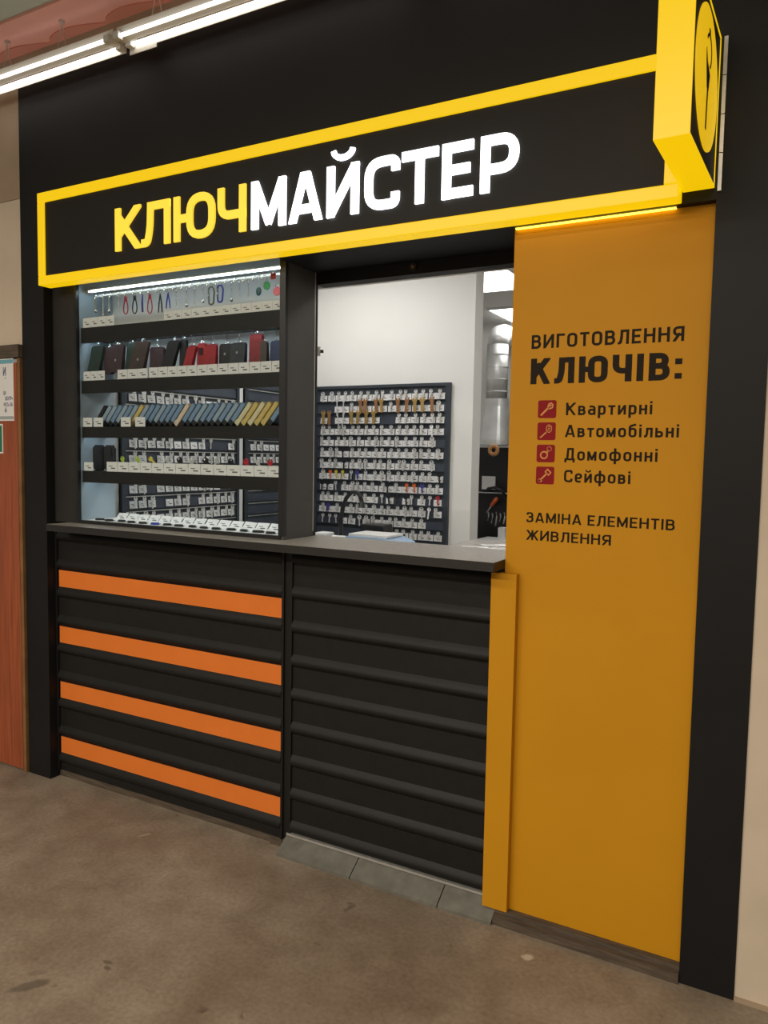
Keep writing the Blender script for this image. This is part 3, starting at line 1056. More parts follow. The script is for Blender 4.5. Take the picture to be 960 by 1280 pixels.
def keyring(x, zt, zb, kind, color, label, group=None):
    t = thing('keyring', label, 'keyring', (x, YH, zb), 0, group)
    bm = bmesh.new()
    tube(bm, [(x + .006 * math.cos(a * math.pi / 6), YH, zt - .004 + .006 * math.sin(a * math.pi / 6)) for a in range(12)], .0010, 5, True)
    mk('split_ring', bm, 'chrome', t)
    zt -= .010
    bm = bmesh.new()
    if kind == 'loop':
        hh, zc = (zt - zb) / 2, (zt + zb) / 2 - .004
        pts = [(x + .012 * math.cos(a * math.pi / 9) * (1 - .45 * math.sin(a * math.pi / 9)), YH, zc + hh * .92 * math.sin(a * math.pi / 9)) for a in range(18)]
        tube(bm, pts, .0026, 6, True)
        box(bm, x - .005, x + .005, YH - .004, YH + .004, zt - .020, zt)
        mk('cord_loop', bm, color, t, True)
    elif kind == 'strand':
        tube(bm, [(x, YH, zt), (x - .002, YH, (zt + zb) / 2), (x, YH, zb)], [.003, .0045, .004], 8)
        mk('strap', bm, color, t, True)
    elif kind == 'vee':
        for s in (-1, 1):
            tube(bm, [(x, YH, zt), (x + s * .007, YH, (zt + zb) / 2), (x + s * .011, YH, zb)], [.0024, .0032, .0024], 6)
        mk('strap', bm, color, t, True)
    elif kind == 'carabiner':
        hh, zc = (zt - zb) / 2, (zt + zb) / 2
        body = rpath([(-.012, -hh), (.010, -hh), (.015, hh * .55), (.003, hh), (-.015, hh * .8)], .010, True)
        tube(bm, [(x + a, YH, zc + b) for a, b in body], .0036, 8, True)
        mk('body', bm, color, t, True)
        bm = bmesh.new()
        tube(bm, [(x - .014, YH - .003, zc + hh * .6), (x - .0125, YH - .003, zc - hh * .7)], .0026, 6)
        mk('gate', bm, 'chrome', t, True)
    elif kind == 'drop':
        tube(bm, [(x, YH, zt), (x, YH, zb + .028)], .0008, 5)
        mk('cord', bm, 'plastic_white', t)
        bm = bmesh.new()
        bmesh.ops.create_uvsphere(bm, u_segments=14, v_segments=10, radius=1.0)
        bmesh.ops.transform(bm, matrix=Matrix.Translation((x, YH, zb + .016)) @ Matrix.Diagonal((.0125, .006, .017, 1)), verts=bm.verts[:])
        mk('pendant', bm, color, t, True)
    elif kind == 'disc':
        cyl(bm, (x, YH - .002, (zt + zb) / 2), max(.010, (zt - zb) / 2 + .003), .004, 'y', 18)
        bmesh.ops.bevel(bm, geom=[e for e in bm.edges if len({round(v.co.y, 4) for v in e.verts}) == 1], offset=.001, segments=1, affect='EDGES')
        mk('pendant', bm, color, t)
    elif kind == 'flat':
        prism(bm, rounded(x - .011, zb, x + .011, zt, .003), YH - .0015, YH + .0015)
        mk('pendant', bm, color, t)
    else:
        bm.free()
        chain(t, x, zt, zb + (.014 if kind in ('star', 'bead') else 0))
        if kind == 'star':
            bm = bmesh.new()
            pts = [(x + (.011 if i % 2 == 0 else .0045) * math.sin(i * math.pi / 5), zb + .010 + (.011 if i % 2 == 0 else .0045) * math.cos(i * math.pi / 5)) for i in range(10)]
            c = (x, zb + .010)
            for i in range(10):
                prism(bm, [c, pts[i], pts[(i + 1) % 10]], YH - .001, YH + .001)
            mk('pendant', bm, 'steel', t)
        elif kind == 'bead':
            bm = bmesh.new()
            bmesh.ops.create_uvsphere(bm, u_segments=10, v_segments=8, radius=.007)
            bmesh.ops.translate(bm, verts=bm.verts[:], vec=(x, YH, zb + .008))
            mk('pendant', bm, 'chrome', t, True)


GC = 'silver chain keyrings in the display case'
LC = 'thin silver chain keyring hanging in the top row of the display case'
LS = 'silver chain keyring with a small star in the top row'
LB = 'silver chain keyring with a round bead in the top row'
GS, GB = 'star keyrings in the display case', 'bead keyrings in the display case'
for a in [(-2.748, 2.185, 2.116, 'bead', '', LB, GB), (-2.700, 2.185, 2.098, 'star', '', LS, GS), (-2.663, 2.185, 2.110, 'bead', '', LB, GB), (-2.605, 2.185, 2.105, 'chain', '', LC, GC),
          (-2.562, 2.182, 2.100, 'loop', 'pl_red', 'dark red cord loop keyring beside the first black loop'), (-2.509, 2.182, 2.098, 'loop', 'pl_black', 'black cord loop keyring between the red loop and the blue strap'),
          (-2.463, 2.182, 2.100, 'strand', 'pl_violet', 'single blue-violet strap keyring'), (-2.421, 2.180, 2.092, 'loop', 'pl_red', 'dark red cord loop keyring between the blue and black straps'),
          (-2.362, 2.178, 2.091, 'vee', 'pl_black', 'black two-strand strap keyring'), (-2.318, 2.178, 2.104, 'vee', 'pl_blue', 'blue two-strand strap keyring'),
          (-2.273, 2.182, 2.107, 'chain', '', LC, GC), (-2.217, 2.182, 2.100, 'bead', '', LB, GB), (-2.174, 2.182, 2.105, 'chain', '', LC, GC), (-2.130, 2.182, 2.110, 'bead', '', LB, GB),
          (-2.086, 2.184, 2.102, 'carabiner', 'pl_grey', 'grey carabiner clip keyring'), (-2.041, 2.186, 2.108, 'carabiner', 'pl_blue', 'bright blue carabiner clip keyring'),
          (-1.984, 2.186, 2.103, 'bead', '', LB, GB), (-1.945, 2.186, 2.112, 'chain', '', LC, GC), (-1.901, 2.182, 2.103, 'star', '', LS, GS),
          (-1.851, 2.190, 2.117, 'drop', 'pl_teal', 'dark teal oval pendant keyring on a white cord'), (-1.812, 2.175, 2.138, 'disc', 'pl_green', 'round green keyring tag'),
          (-1.765, 2.150, 2.112, 'disc', 'pl_pink', 'round pink keyring tag'), (-1.782, 2.205, 2.172, 'flat', 'pl_red', 'small red rectangular keyring tag')]:
    keyring(*a)

# ---- leather key cases of the second row
CASES = [(-2.784, -2.712, 1.974, 1.852, 'green', .25), (-2.712, -2.659, 1.967, 1.850, 'plum', .05), (-2.655, -2.580, 1.971, 1.855, 'plum', .12), (-2.574, -2.530, 1.977, 1.858, 'green', .12),
         (-2.525, -2.442, 1.978, 1.852, 'brown', .30), (-2.435, -2.358, 1.953, 1.853, 'plum', 0), (-2.338, -2.275, 1.971, 1.851, 'black', .38), (-2.266, -2.232, 1.976, 1.850, 'black', 0),
         (-2.222, -2.178, 1.945, 1.848, 'red', .30), (-2.171, -2.129, 1.955, 1.852, 'red', 0), (-2.116, -2.060, 1.945, 1.852, 'red', .04), (-2.056, -1.990, 1.946, 1.855, 'black', 0),
         (-1.984, -1.914, 1.944, 1.855, 'charcoalblue', .06), (-1.904, -1.844, 1.975, 1.851, 'darkred', 0), (-1.839, -1.808, 1.943, 1.853, 'brown', 0), (-1.803, -1.754, 1.944, 1.854, 'navy', 0)]
CASE_LB = ['dark green key case at the light side wall of the display', 'narrow plum leather key case beside the dark green one', 'wide plum leather key case with a folded flap', 'narrow dark green leather key case',
           'slanted dark brown leather key case with a snap button', 'plum leather key case next to a gap in the row', 'slanted black leather key case', 'slim upright black leather key case',
           'slanted red leather key case', 'red leather key case with a dark window card', 'plain upright red leather key case', 'square black leather key case with a hanging clip',
           'blue-black leather key case', 'tall dark red leather key case', 'narrow brown leather key case', 'navy blue leather key case']
for i, (xa, xb, zt, zb, colr, sh) in enumerate(CASES):
    xm = (xa + xb) / 2
    yb = .055 + (i % 2) * .016
    t = thing('key_case', CASE_LB[i], 'key case', (xm, yb, zb), 0, 'leather key cases on the second shelf')
    bm = bmesh.new()
    q = rounded(xa, zb, xb, zt, .008)
    prism(bm, q, yb - .006, yb + .006)
    fr = [f for f in bm.faces if len(f.verts) > 8]
    bmesh.ops.bevel(bm, geom=list({e for f in fr for e in f.edges}), offset=.002, segments=2, affect='EDGES')
    for v in bm.verts:
        v.co.x += sh * (v.co.z - (zt + zb) / 2)
        v.co.y += (.004 if v.co.y > yb else -.004) * max(0, (zt - v.co.z) / (zt - zb))
    mk('pouch', bm, 'leather_' + colr, t)
    xt = xm + sh * (zt - zb) / 2
    bm = bmesh.new()
    tube(bm, [(xt + .006 * math.cos(a * math.pi / 6), yb, zt + .004 + .007 * math.sin(a * math.pi / 6)) for a in range(12)], .0012, 5, True)
    tube(bm, [(xt, yb, zt + .010), (xt, yb, 1.984)], .0014, 5)
    mk('clip', bm, 'chrome', t)
    if i in (2, 4, 9, 11, 12):
        bm = bmesh.new()
        if i == 9:
            box(bm, xm - .008, xm + .010, yb - .0120, yb - .0105, zb + .055, zt - .020)
            mk('window_card', bm, 'pl_black', t)
        else:
            cyl(bm, (xm, yb - .0125, zb + .05), .0055, .004, 'y', 12)
            mk('snap_button', bm, 'chrome', t)

# ---- key sleeves leaning on the third shelf
scols = ['black', 'steelblue', 'steelblue', 'blue', 'steelblue', 'blue', 'steelblue', 'yellow', 'steelblue', 'blue', 'blue', 'steelblue', 'blue', 'blue', 'blue', 'beige', 'blue', 'blue', 'steelblue', 'blue', 'blue',
         'steelblue', 'blue', 'steelblue', 'blue', 'cream', 'yellow', 'cream', 'yellow', 'yellow', 'blue']
SL_LB = {'black': 'black soft key sleeve at the end of the sleeve row', 'steelblue': 'grey-blue translucent key sleeve leaning in the row', 'blue': 'blue translucent key sleeve leaning in the row',
         'beige': 'single beige key sleeve among blue ones', 'cream': 'cream key sleeve in the yellow group', 'yellow': 'yellow translucent key sleeve leaning in the row'}
for i, c in enumerate(scols):
    x = -2.765 + i * (0.965 / (len(scols) - 1))
    lean = .70
    bm = bmesh.new()
    prism(bm, rounded(-.010, 0, .010, .108, .005, 3), -.028, .028)
    bmesh.ops.bevel(bm, geom=[e for e in bm.edges if abs(e.verts[0].co.y - e.verts[1].co.y) < 1e-5], offset=.002, segments=1, affect='EDGES')
    t = thing('key_sleeve', SL_LB[c], 'key sleeve', (x, .082, TOPS[2] + .0085), 0, c + ' sleeves on the third shelf')
    t.matrix_basis = Matrix.Translation((x, .082, TOPS[2] + .0085)) @ Matrix.Rotation(lean, 4, 'Y')
    o = mk('sleeve', bm, 'sleeve_' + c if c != 'black' else 'pl_black')
    o.parent = t
    bm = bmesh.new()
    prism(bm, rounded(-.0106, -.0005, .0106, .020, .004, 3), -.029, .029)
    o = mk('cap', bm, 'pl_black' if c in ('black', 'blue', 'steelblue') else 'sleeve_' + c)
    o.parent = t

# ---- black pouches and small blanks of the fourth shelf
for i, (xa, xb, lb) in enumerate(((-2.786, -2.725, 'black soft pouch hanging at the side wall of the fourth shelf'), (-2.715, -2.660, 'black soft pouch hanging beside the first price cards of the fourth shelf'))):
    t = thing('soft_pouch', lb, 'pouch', ((xa + xb) / 2, .07, TOPS[3]), 0, 'black pouches on the fourth shelf')
    bm = bmesh.new()
    prism(bm, rounded(xa, TOPS[3] + .001, xb, TOPS[3] + .115, .014), .062, .082)
    bmesh.ops.bevel(bm, geom=list({e for f in bm.faces if len(f.verts) > 8 for e in f.edges}), offset=.006, segments=2, affect='EDGES')
    mk('pouch', bm, 'pl_black', t)
    bx('flap', 'leather_black', t, xa + .006, xb - .006, .0585, .062, TOPS[3] + .07, TOPS[3] + .108)
KEYCOL = ['steel', 'brass']


def key_bm(L=0.052, hw=0.012, th_=.0022, style=0, bk=.36):
    """key blank hanging by its head, hole at the origin, blade downwards, lying in the xz plane"""
    bm = bmesh.new()
    ro, ri, n_ = hw, hw * .36, 12
    zc = -hw * .55
    out, inn = [], []
    for k in range(n_):
        a = math.pi / 2 + k * 2 * math.pi / n_
        sq = 1.0 if style == 0 else 1.0 / max(abs(math.cos(a)), abs(math.sin(a))) * .88
        out.append((ro * sq * math.cos(a), zc + ro * .95 * sq * math.sin(a)))
        inn.append((ri * math.cos(a), zc + ri + .3 * ri + ri * math.sin(a) * .8))
    for yy in (-th_ / 2, th_ / 2):
        A = [bm.verts.new((a, yy, b)) for a, b in out]
        B = [bm.verts.new((a, yy, b)) for a, b in inn]
        for k in range(n_):
            bm.faces.new((A[k], A[(k + 1) % n_], B[(k + 1) % n_], B[k]))
        if yy < 0:
            A0, B0 = A, B
    for k in range(n_):
        bm.faces.new((A0[k], A[k], A[(k + 1) % n_], A0[(k + 1) % n_]))
        bm.faces.new((B0[k], B0[(k + 1) % n_], B[(k + 1) % n_], B[k]))
    bw = hw * bk
    z0 = zc - ro * .85
    pts = [(-bw, z0), (bw, z0), (bw, -L * .45), (bw * .6, -L * .52), (bw, -L * .60), (bw * .6, -L * .68), (bw, -L * .78), (bw, -L * .92), (0, -L), (-bw, -L * .94)]
    prism(bm, pts, -th_ * .4, th_ * .4)
    return bm


def key_mesh(material, **k):
    bm = key_bm(**k)
    bmesh.ops.recalc_face_normals(bm, faces=bm.faces[:])
    me = bpy.data.meshes.new('key_blank')
    bm.to_mesh(me)
    bm.free()
    me.materials.append(M[material])
    return me


KM = {'silver': key_mesh('steel'), 'square': key_mesh('steel', style=1), 'brass': key_mesh('brass', L=.082, hw=.017, bk=.6), 'copper': key_mesh('copper', L=.085, hw=.016, style=1, bk=.65),
      'dimple': key_mesh('steel', L=.060, hw=.015), 'long': key_mesh('steel', L=.10, hw=.010), 'blackhead': key_mesh('pl_black', L=.055, hw=.015, style=1),
      'red': key_mesh('pl_red', L=.05, hw=.013), 'orange': key_mesh('pl_orange', L=.05, hw=.012), 'violet': key_mesh('pl_violet', L=.05, hw=.015, style=1), 'lime': key_mesh('pl_lime', L=.05, hw=.012),
      'yellow': key_mesh('pl_yellow', L=.05, hw=.011), 'white': key_mesh('plastic_white', L=.065, hw=.012)}


def key(kind, loc, rot, label, group):
    o = bpy.data.objects.new('key_blank', KM[kind])
    COL.objects.link(o)
    o.location = loc
    o.rotation_euler = rot
    return tag(o, label, 'key', group)


for i, (x, kd) in enumerate([(-2.600, 'lime'), (-2.515, 'lime'), (-2.435, 'yellow'), (-2.34, 'silver'), (-2.27, 'blackhead'), (-2.20, 'dimple'), (-2.13, 'blackhead'), (-2.06, 'silver'), (-1.99, 'blackhead'), (-1.92, 'red'), (-1.86, 'square'), (-1.80, 'red'), (-1.745, 'silver')]):
    tilt = random.uniform(-.9, .9)
    key(kd, (x, .060, TOPS[3] + .062), (0.1, tilt, 0), {'lime': 'lime green headed key behind the price cards of the fourth shelf', 'yellow': 'yellow headed key behind the price cards of the fourth shelf', 'blackhead': 'black headed key behind the price cards of the fourth shelf', 'red': 'red headed key behind the price cards of the fourth shelf'}.get(kd, 'silver key behind the price cards of the fourth shelf'),
        'small keys on the fourth shelf')


# ================================================================== pegboards
def tagmesh():
    return card_mesh(.050, .036, 'key_tag')


TG = tagmesh()
PX0, PX1, PZ0, PZ1, PYF = -2.662, -1.768, 1.012, 1.922, 1.684
pb = thing('key_pegboard', 'large dark slatted pegboard full of keys on the white partition', 'pegboard', ((PX0 + PX1) / 2, 1.69, PZ0))
bx('board', 'slate', pb, PX0, PX1, PYF + .002, 1.699, PZ0, PZ1)
for a in ((PX0 - .012, PX1 + .012, PZ1 - .004, PZ1 + .014), (PX0 - .012, PX1 + .012, PZ0 - .014, PZ0 + .004)):
    bx('frame_bar', 'slate', pb, a[0], a[1], PYF - .008, 1.699, a[2], a[3])
for a in ((PX0 - .012, PX0 + .006), (PX1 - .014, PX1 + .012)):
    bx('frame_bar', 'slate', pb, a[0], a[1], PYF - .008, 1.699, PZ0 + .004, PZ1 - .004)
ORD = ['top', 'second', 'third', 'fourth', 'fifth', 'sixth', 'seventh', 'eighth', 'ninth', 'tenth', 'eleventh', 'twelfth', 'lowest']
ROWS = [1.872 - .0682 * k for k in range(13)]
for z in ROWS:
    bm = bmesh.new()
    box(bm, PX0 + .006, PX1 - .014, PYF - .006, PYF + .002, z - .034, z - .029)
    box(bm, PX0 + .006, PX1 - .014, PYF - .002, PYF + .002, z - .029, z + .012)
    mk('tag_rail', bm, 'slate_rail', pb)
KSETS = {'silver': ('silver round-headed key hanging on the pegboard', 'silver keys on the pegboard'), 'square': ('silver square-headed key hanging on the pegboard', 'square-headed keys on the pegboard'),
         'dimple': ('silver key with a wide head hanging on the pegboard', 'wide-headed keys on the pegboard'), 'brass': ('long brass key hanging on the pegboard', 'brass keys on the pegboard'),
         'copper': ('long copper-brown key hanging on the pegboard', 'copper-brown keys on the pegboard'), 'long': ('extra long thin silver key on the pegboard', 'long silver keys on the pegboard'),
         'blackhead': ('black headed key hanging on the pegboard', 'black headed keys on the pegboard'), 'red': ('red headed key hanging on the pegboard', 'red headed keys on the pegboard'),
         'orange': ('orange-red headed key hanging on the pegboard', 'orange headed keys on the pegboard'), 'violet': ('dark violet headed key hanging on the pegboard', 'violet headed keys on the pegboard'),
         'yellow': ('yellow headed key hanging on the pegboard', 'yellow headed keys on the pegboard'), 'white': ('shiny white key hanging on the pegboard', 'white keys on the pegboard')}
NC = 16
stepx = (PX1 - PX0 - .05) / NC
special = {(1, 5): 'copper', (1, 6): 'copper', (1, 7): 'copper', (1, 8): 'brass', (1, 9): 'silver', (1, 10): 'copper', (1, 11): 'copper', (1, 12): 'brass', (1, 13): 'brass', (1, 14): 'copper',
           (2, 0): 'brass', (2, 1): 'copper', (2, 2): 'long', (2, 3): 'long', (2, 4): 'brass', (2, 5): 'brass', (2, 6): 'brass', (2, 7): 'brass', (1, 2): 'long', (1, 3): 'long',
           (3, 14): 'white', (5, 3): 'blackhead', (7, 1): 'orange', (7, 2): 'yellow', (7, 3): 'yellow', (7, 5): 'violet', (8, 0): 'blackhead', (8, 1): 'blackhead', (8, 11): 'orange', (8, 12): 'orange',
           (8, 13): 'violet', (9, 9): 'blackhead', (9, 10): 'blackhead', (9, 15): 'red', (10, 1): 'violet', (10, 14): 'white', (9, 11): 'blackhead', (8, 9): 'blackhead', (7, 15): 'blackhead', (6, 3): 'blackhead'}
notag = {(1, 0), (1, 1), (2, 8), (2, 9), (4, 15), (6, 15), (2, 1), (7, 4), (9, 8), (9, 10), (9, 12), (10, 14), (11, 0), (11, 1), (11, 2), (11, 14), (11, 15), (12, 0), (12, 1), (12, 2), (12, 3), (12, 4), (12, 5), (12, 6), (12, 7), (11, 5), (9, 14), (8, 2)}
nokey = {(1, 0), (1, 1), (2, 8), (2, 9), (4, 15), (6, 15), (11, 14), (11, 15), (12, 0), (12, 1), (12, 2), (12, 3), (12, 4), (12, 5), (12, 6)}
for r, z in enumerate(ROWS):
    for c in range(NC):
        x = PX0 + .030 + stepx * (c + .5) + random.uniform(-.004, .004)
        if (r, c) not in notag:
            o = bpy.data.objects.new('key_tag', TG)
            COL.objects.link(o)
            o.location = (x, PYF - .0085, z - .029)
            o.rotation_euler = (-.10, random.uniform(-.04, .04), 0)
            tag(o, 'small white key tag in the %s rail of the pegboard' % ORD[r], 'key tag', 'white tags in the %s pegboard rail' % ORD[r])
        if (r, c) not in nokey:
            kd = special.get((r, c)) or random.choice(['silver', 'silver', 'square', 'dimple', 'silver'])
            lb, gp = KSETS[kd]
            lb, gp = lb.replace('the pegboard', 'the %s row of the pegboard' % ORD[r]), gp + ', %s row' % ORD[r]
            key(kd, (x + random.uniform(-.010, .010), PYF - .017 - (.008 if kd in ('brass', 'copper', 'long', 'blackhead') else 0), z + .024 + (.022 if kd in ('brass', 'copper', 'long') else 0)),
                (random.uniform(-.05, .05), random.uniform(-.12, .12), 0), lb, gp)

# ---- racks on the left wall of the kiosk, seen through the case
RX = -2.868
for (ya, yb_, z0, z1, lb) in ((.285, 1.155, 1.06, 2.05, 'long dark slatted key rack on the side wall behind the display case'), (1.215, 1.665, 1.06, 2.05, 'short dark slatted key rack on the side wall next to the partition')):
    rk = thing('key_rack', lb, 'rack', (RX, (ya + yb_) / 2, z0), 0, 'side wall key racks')
    bx('board', 'slate', rk, RX, RX + .012, ya, yb_, z0, z1)
    for y_ in (ya, yb_ - .022):
        bx('frame_bar', 'slate', rk, RX, RX + .024, y_, y_ + .022, z0, z1)
    nr = 13
    for k in range(nr):
        z = 1.115 + k * .0745
        bm = bmesh.new()
        box(bm, RX + .012, RX + .020, ya + .022, yb_ - .022, z - .034, z - .029)
        box(bm, RX + .012, RX + .0155, ya + .022, yb_ - .022, z - .029, z + .012)
        mk('tag_rail', bm, 'slate_rail', rk)
        bx('light_rail', 'alu', rk, RX + .012, RX + .0185, ya + .022, yb_ - .022, z + .026, z + .030)
        if k not in (1, 2, 3, 4, 5, 6, 8, 9) or (yb_ > 1.5 and z < 1.40):
            continue
        npc = 13 if yb_ < 1.5 else 6
        for c in range(npc):
            y = ya + .04 + (yb_ - ya - .08) * (c + .5) / npc
            if random.random() < .04:
                continue
            if random.random() < .96:
                o = bpy.data.objects.new('key_tag', TG)
                COL.objects.link(o)
                o.location = (RX + .0225, y, z - .029)
                o.rotation_euler = (-.10, random.uniform(-.04, .04), math.pi / 2)
                tag(o, 'white key tag on the side wall rack seen through the case', 'key tag', 'white tags on the side wall racks')
            if random.random() < .85:
                kd = random.choice(['silver', 'square', 'dimple'])
                key(kd, (RX + .034, y + random.uniform(-.008, .008), z + .024), (random.uniform(-.05, .05), random.uniform(-.12, .12), math.pi / 2),
                    'silver key on the side wall rack seen through the case', 'keys on the side wall racks')

# ================================================================== work desk behind the counter
dk = thing('work_desk', 'pale work desk behind the service counter', 'desk', (-1.9, .82, 0))
bx('desktop', 'plastic_white', dk, -2.84, -1.32, .50, 1.20, 1.015, 1.045)
for x, y in ((-2.80, .54), (-2.80, 1.16), (-1.36, .54), (-1.36, 1.16)):
    bx('leg', 'alu', dk, x, x + .04, y - .02, y + .02, 0, 1.015)
DZ = 1.0455
t = thing('key_machine', 'pale blue and white key cutting machine on the work desk', 'key machine', (-1.70, .72, DZ))
bm = bmesh.new()
prism(bm, [(-1.845, DZ), (-1.53, DZ), (-1.53, DZ + .075), (-1.60, DZ + .100), (-1.80, DZ + .100), (-1.845, DZ + .060)], .62, .82)
bmesh.ops.bevel(bm, geom=list(bm.edges), offset=.006, segments=2, affect='EDGES')
mk('housing', bm, 'bluebox', t)
bx('top_plate', 'plastic_white', t, -1.79, -1.59, .64, .80, DZ + .100, DZ + .112, bev=.003)
bx('end_block', 'plastic_white', t, -1.575, -1.525, .60, .64, DZ, DZ + .092, bev=.003)
bx('control_window', 'plastic_black', t, -1.615, -1.58, .616, .6205, DZ + .050, DZ + .085)
bm = bmesh.new()
cyl(bm, (-1.66, .608, DZ + .068), .009, .012, 'y', 14)
mk('knob', bm, 'pl_blue', t)
t = thing('black_box', 'black equipment box behind the key machine', 'box', (-1.73, .92, DZ))
bx('body', 'plastic_black', t, -1.865, -1.735, .88, .97, DZ, DZ + .135, bev=.006)
bx('side_unit', 'plastic_black', t, -1.733, -1.66, .89, .96, DZ, DZ + .09, bev=.004)
t = thing('white_case', 'white plastic case with a red label on the work desk', 'case', (-2.0, .76, DZ))
bx('body', 'plastic_white', t, -2.035, -1.965, .72, .80, DZ, DZ + .095, bev=.008)
bx('label_patch', 'pl_red', t, -2.02, -1.985, .7188, .7195, DZ + .074, DZ + .082)
t = thing('grey_roll', 'grey-white cylinder lying on the work desk beside the white case', 'roll', (-1.92, .76, DZ))
bm = bmesh.new()
cyl(bm, (-1.952, .76, DZ + .042), .042, .085, 'x', 22)
bmesh.ops.bevel(bm, geom=[e for e in bm.edges if len({round(v.co.x, 4) for v in e.verts}) == 1], offset=.006, segments=2, affect='EDGES')
mk('drum', bm, 'plastic_white', t, False)
bm = bmesh.new()
cyl(bm, (-1.8665, .76, DZ + .042), .026, .006, 'x', 18)
mk('hub', bm, 'alu', t)
t = thing('gooseneck_lamp', 'black gooseneck lamp arching over the work desk', 'lamp', (-1.955, .82, DZ))
bm = bmesh.new()
cyl(bm, (-1.952, .84, DZ), .032, .014, 'z', 20, .026)
mk('base', bm, 'plastic_black', t)
bm = bmesh.new()
tube(bm, [(-1.952, .84, DZ + .014), (-1.955, .84, 1.20), (-1.945, .84, 1.255), (-1.925, .84, 1.305), (-1.895, .84, 1.335), (-1.868, .84, 1.338), (-1.848, .84, 1.318), (-1.838, .84, 1.290)], .0105, 10)
mk('neck', bm, 'plastic_black', t, True)
bm = bmesh.new()
cyl(bm, (-1.838, .84, 1.262), .018, .030, 'z', 16, .010)
mk('lamp_head', bm, 'plastic_black', t)
t = thing('curved_tray', 'white curved tray edge on the desk behind the lowest case shelf', 'tray', (-2.45, .62, DZ))
bm = bmesh.new()
pts = [(-2.80 + .75 * i / 14, .56 + .10 * math.sin(math.pi * i / 14)) for i in range(15)]
prism(bm, pts + [(-2.05, .72), (-2.80, .72)], DZ + .035, DZ + .050, 'z')
mk('tray_top', bm, 'plastic_white', t)
bx('tray_stand', 'alu', t, -2.70, -2.15, .66, .71, DZ, DZ + .035)

sf = thing('side_table', 'grey narrow table behind the counter holding paper slips', 'table', (-1.05, .62, 0))
bx('tabletop', 'counter', sf, -1.29, -0.81, .30, .95, 1.122, 1.137)
for x in (-1.27, -0.84):
    bx('leg', 'alu', sf, x, x + .03, .34, .37, 0, 1.122)
    bx('leg', 'alu', sf, x, x + .03, .88, .91, 0, 1.122)

# ---- papers on the counter by the yellow panel
for i, (x, y, rz, lb) in enumerate(((-1.17, .64, .35, 'printed white paper slip lying lowest on the side table'), (-1.05, .66, -.15, 'printed white paper slip lying across another on the side table'), (-1.12, .74, .7, 'top white paper slip on the side table'))):
    bm = bmesh.new()
    z = 1.1373 + i * .0012
    box(bm, -.055, .055, -.035, .035, 0, .0009)
    t = thing('paper_slip', lb, 'paper', (x, y, z), rz, 'paper slips on the side table')
    o = mk('sheet', bm, 'paper')
    o.parent = t
    bm = bmesh.new()
    for k in range(3):
        box(bm, -.042, .03 - .012 * k, -.020 + k * .016, -.014 + k * .016, .0009, .0011)
    o = mk('print_lines', bm, 'ink')
    o.parent = t

# ================================================================== back room
t = thing('extractor_hood', 'galvanised extractor hood with a round duct in the back room', 'hood', (-2.19, 3.6, 1.62))
bm = bmesh.new()
cyl(bm, (-2.195, 3.62, 1.99), .086, .44, 'z', 28)
mk('duct', bm, 'foil', t, True)
bm = bmesh.new()
tube(bm, [(-2.195, 3.62, 2.42), (-2.195, 3.63, 2.47), (-2.195, 3.67, 2.515), (-2.195, 3.74, 2.53), (-2.195, 4.10, 2.53)], .085, 24)
mk('elbow', bm, 'foil', t, True)
for z in (2.05, 2.15, 2.25, 2.35):
    bm = bmesh.new()
    tube(bm, [(-2.195 + .0875 * math.cos(a * math.pi / 14), 3.62 + .0875 * math.sin(a * math.pi / 14), z) for a in range(28)], .0035, 6, True)
    mk('seam_ring', bm, 'foil', t, True)
bm = bmesh.new()
rings = []
for z, hx, hy in ((1.62, .128, .16), (1.66, .126, .158), (1.93, .088, .092), (1.995, .086, .086)):
    rings.append([bm.verts.new((-2.19 + hx * math.copysign(abs(math.cos(a)) ** .55, math.cos(a)), 3.62 + hy * math.copysign(abs(math.sin(a)) ** .55, math.sin(a)), z)) for a in [k * 2 * math.pi / 24 for k in range(24)]])
for A, B in zip(rings, rings[1:]):
    for k in range(24):
        bm.faces.new((A[k], A[(k + 1) % 24], B[(k + 1) % 24], B[k]))
mk('hood', bm, 'foil', t)
t = thing('machine_cabinet', 'black grinding machine cabinet under the extractor hood', 'machine', (-2.15, 3.75, 0))
bx('cabinet', 'plastic_black', t, -2.42, -1.80, 3.72, 4.09, 0, 1.60, bev=.004)
bx('bench', 'charcoal', t, -2.45, -1.75, 3.30, 3.72, .74, .78)
for x in (-2.43, -1.80):
    bx('leg', 'black_metal', t, x, x + .04, 3.32, 3.36, 0, .74)
bx('shelf_lip', 'steel', t, -2.42, -1.80, 3.66, 3.72, 1.22, 1.226)
bx('cover_plate', 'plastic_white', t, -2.335, -2.22, 3.70, 3.719, 1.25, 1.36)
for k in range(5):
    bm = bmesh.new()
    x = -2.27 + k * .035
    tube(bm, [(x, 3.70, 1.06 - .01 * (k % 2)), (x + .02, 3.66, 1.03), (x + .01, 3.66, .99 - .02 * (k % 3))], .006, 6)
    mk('fitting', bm, 'steel', t, True)
bm = bmesh.new()
tube(bm, [(-2.30, 3.70, 1.22), (-2.26, 3.66, 1.26), (-2.20, 3.64, 1.27), (-2.14, 3.64, 1.25), (-2.11, 3.68, 1.20)], .012, 8)
mk('hose', bm, 'plastic_black', t, True)
t = thing('tape_roll', 'orange-tan roll of tape hanging at the hood edge', 'tape', (-2.145, 3.44, 1.54))
bm = bmesh.new()
tube(bm, [(-2.145 + .033 * math.cos(a * math.pi / 10), 3.45, 1.575 + .033 * math.sin(a * math.pi / 10)) for a in range(20)], .016, 8, True)
mk('roll', bm, 'tape_tan', t, True)
bm = bmesh.new()
tube(bm, [(-2.145, 3.45, 1.60), (-2.145, 3.463, 1.635)], .003, 6)
mk('hook', bm, 'steel', t)
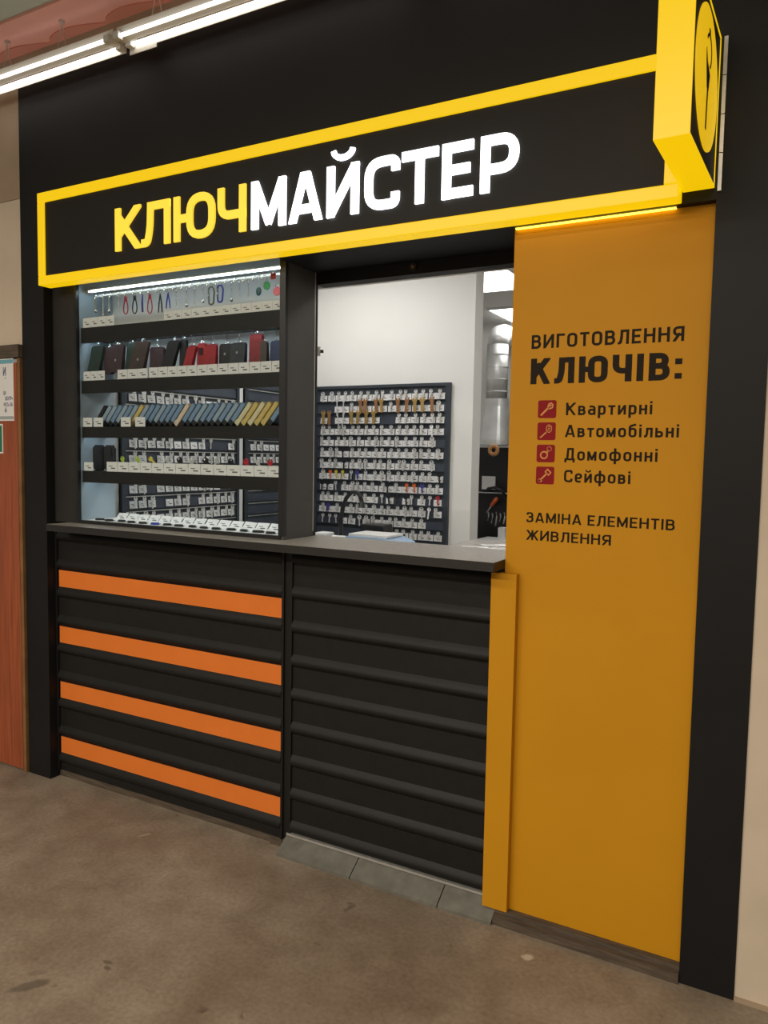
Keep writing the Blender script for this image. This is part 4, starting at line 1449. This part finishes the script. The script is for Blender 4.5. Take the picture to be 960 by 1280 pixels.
t = thing('screwdriver', 'orange handled screwdriver clipped on the black machine', 'screwdriver', (-2.21, 3.675, 1.12))
bm = bmesh.new()
tube(bm, [(-2.185, 3.675, 1.185), (-2.20, 3.675, 1.165), (-2.235, 3.675, 1.115)], [.013, .018, .015], 10)
mk('handle', bm, 'pl_orange', t, True)
bm = bmesh.new()
tube(bm, [(-2.235, 3.675, 1.115), (-2.275, 3.675, 1.058)], .004, 8)
mk('shaft', bm, 'steel', t, True)
t = thing('white_printer', 'small white printer on the bench under the hood', 'printer', (-2.12, 3.45, .78))
bx('body', 'plastic_white', t, -2.24, -1.98, 3.36, 3.60, .781, .865, bev=.01)
bx('key_row', 'ink', t, -2.21, -2.03, 3.3585, 3.3600, .815, .835)
bx('paper_stack', 'paper', t, -2.10, -2.04, 3.48, 3.56, .865, .955)
t = thing('monitor', 'small black folding screen on the bench beside the printer', 'screen', (-2.33, 3.48, .78))
bm = bmesh.new()
prism(bm, [(-2.40, .785), (-2.26, .785), (-2.37, .96), (-2.40, .96)], 3.46, 3.475)
mk('screen', bm, 'plastic_black', t)
bx('base', 'plastic_black', t, -2.42, -2.255, 3.40, 3.56, .7803, .788)
dp = thing('wall_cabinet', 'dark wall cabinet behind the round duct', 'cabinet', (-1.9, 4.0, 0))
bx('body', 'plastic_black', dp, -2.10, -1.50, 3.94, 4.09, 1.61, 2.45)
bx('door', 'charcoal', dp, -2.09, -1.51, 3.93, 3.94, 1.62, 2.44)

# ---- little fittings of the service window
t = thing('lintel_camera', 'small round dark fitting on the beam above the service window', 'fitting', (-1.263, .199, 2.20))
bm = bmesh.new()
cyl(bm, (-1.263, .192, 2.197), .014, .008, 'y', 20)
mk('ring', bm, 'charcoal', t)
bm = bmesh.new()
cyl(bm, (-1.263, .1895, 2.197), .006, .003, 'y', 14)
mk('lens', bm, 'door_edge', t)
t = thing('window_latch', 'tiny metal latch on the edge of the service window', 'latch', (-1.68, .212, 1.915))
bx('plate', 'steel', t, -1.684, -1.672, .2065, .214, 1.90, 1.935)
bx('lever', 'plastic_black', t, -1.680, -1.664, .214, .224, 1.912, 1.924)
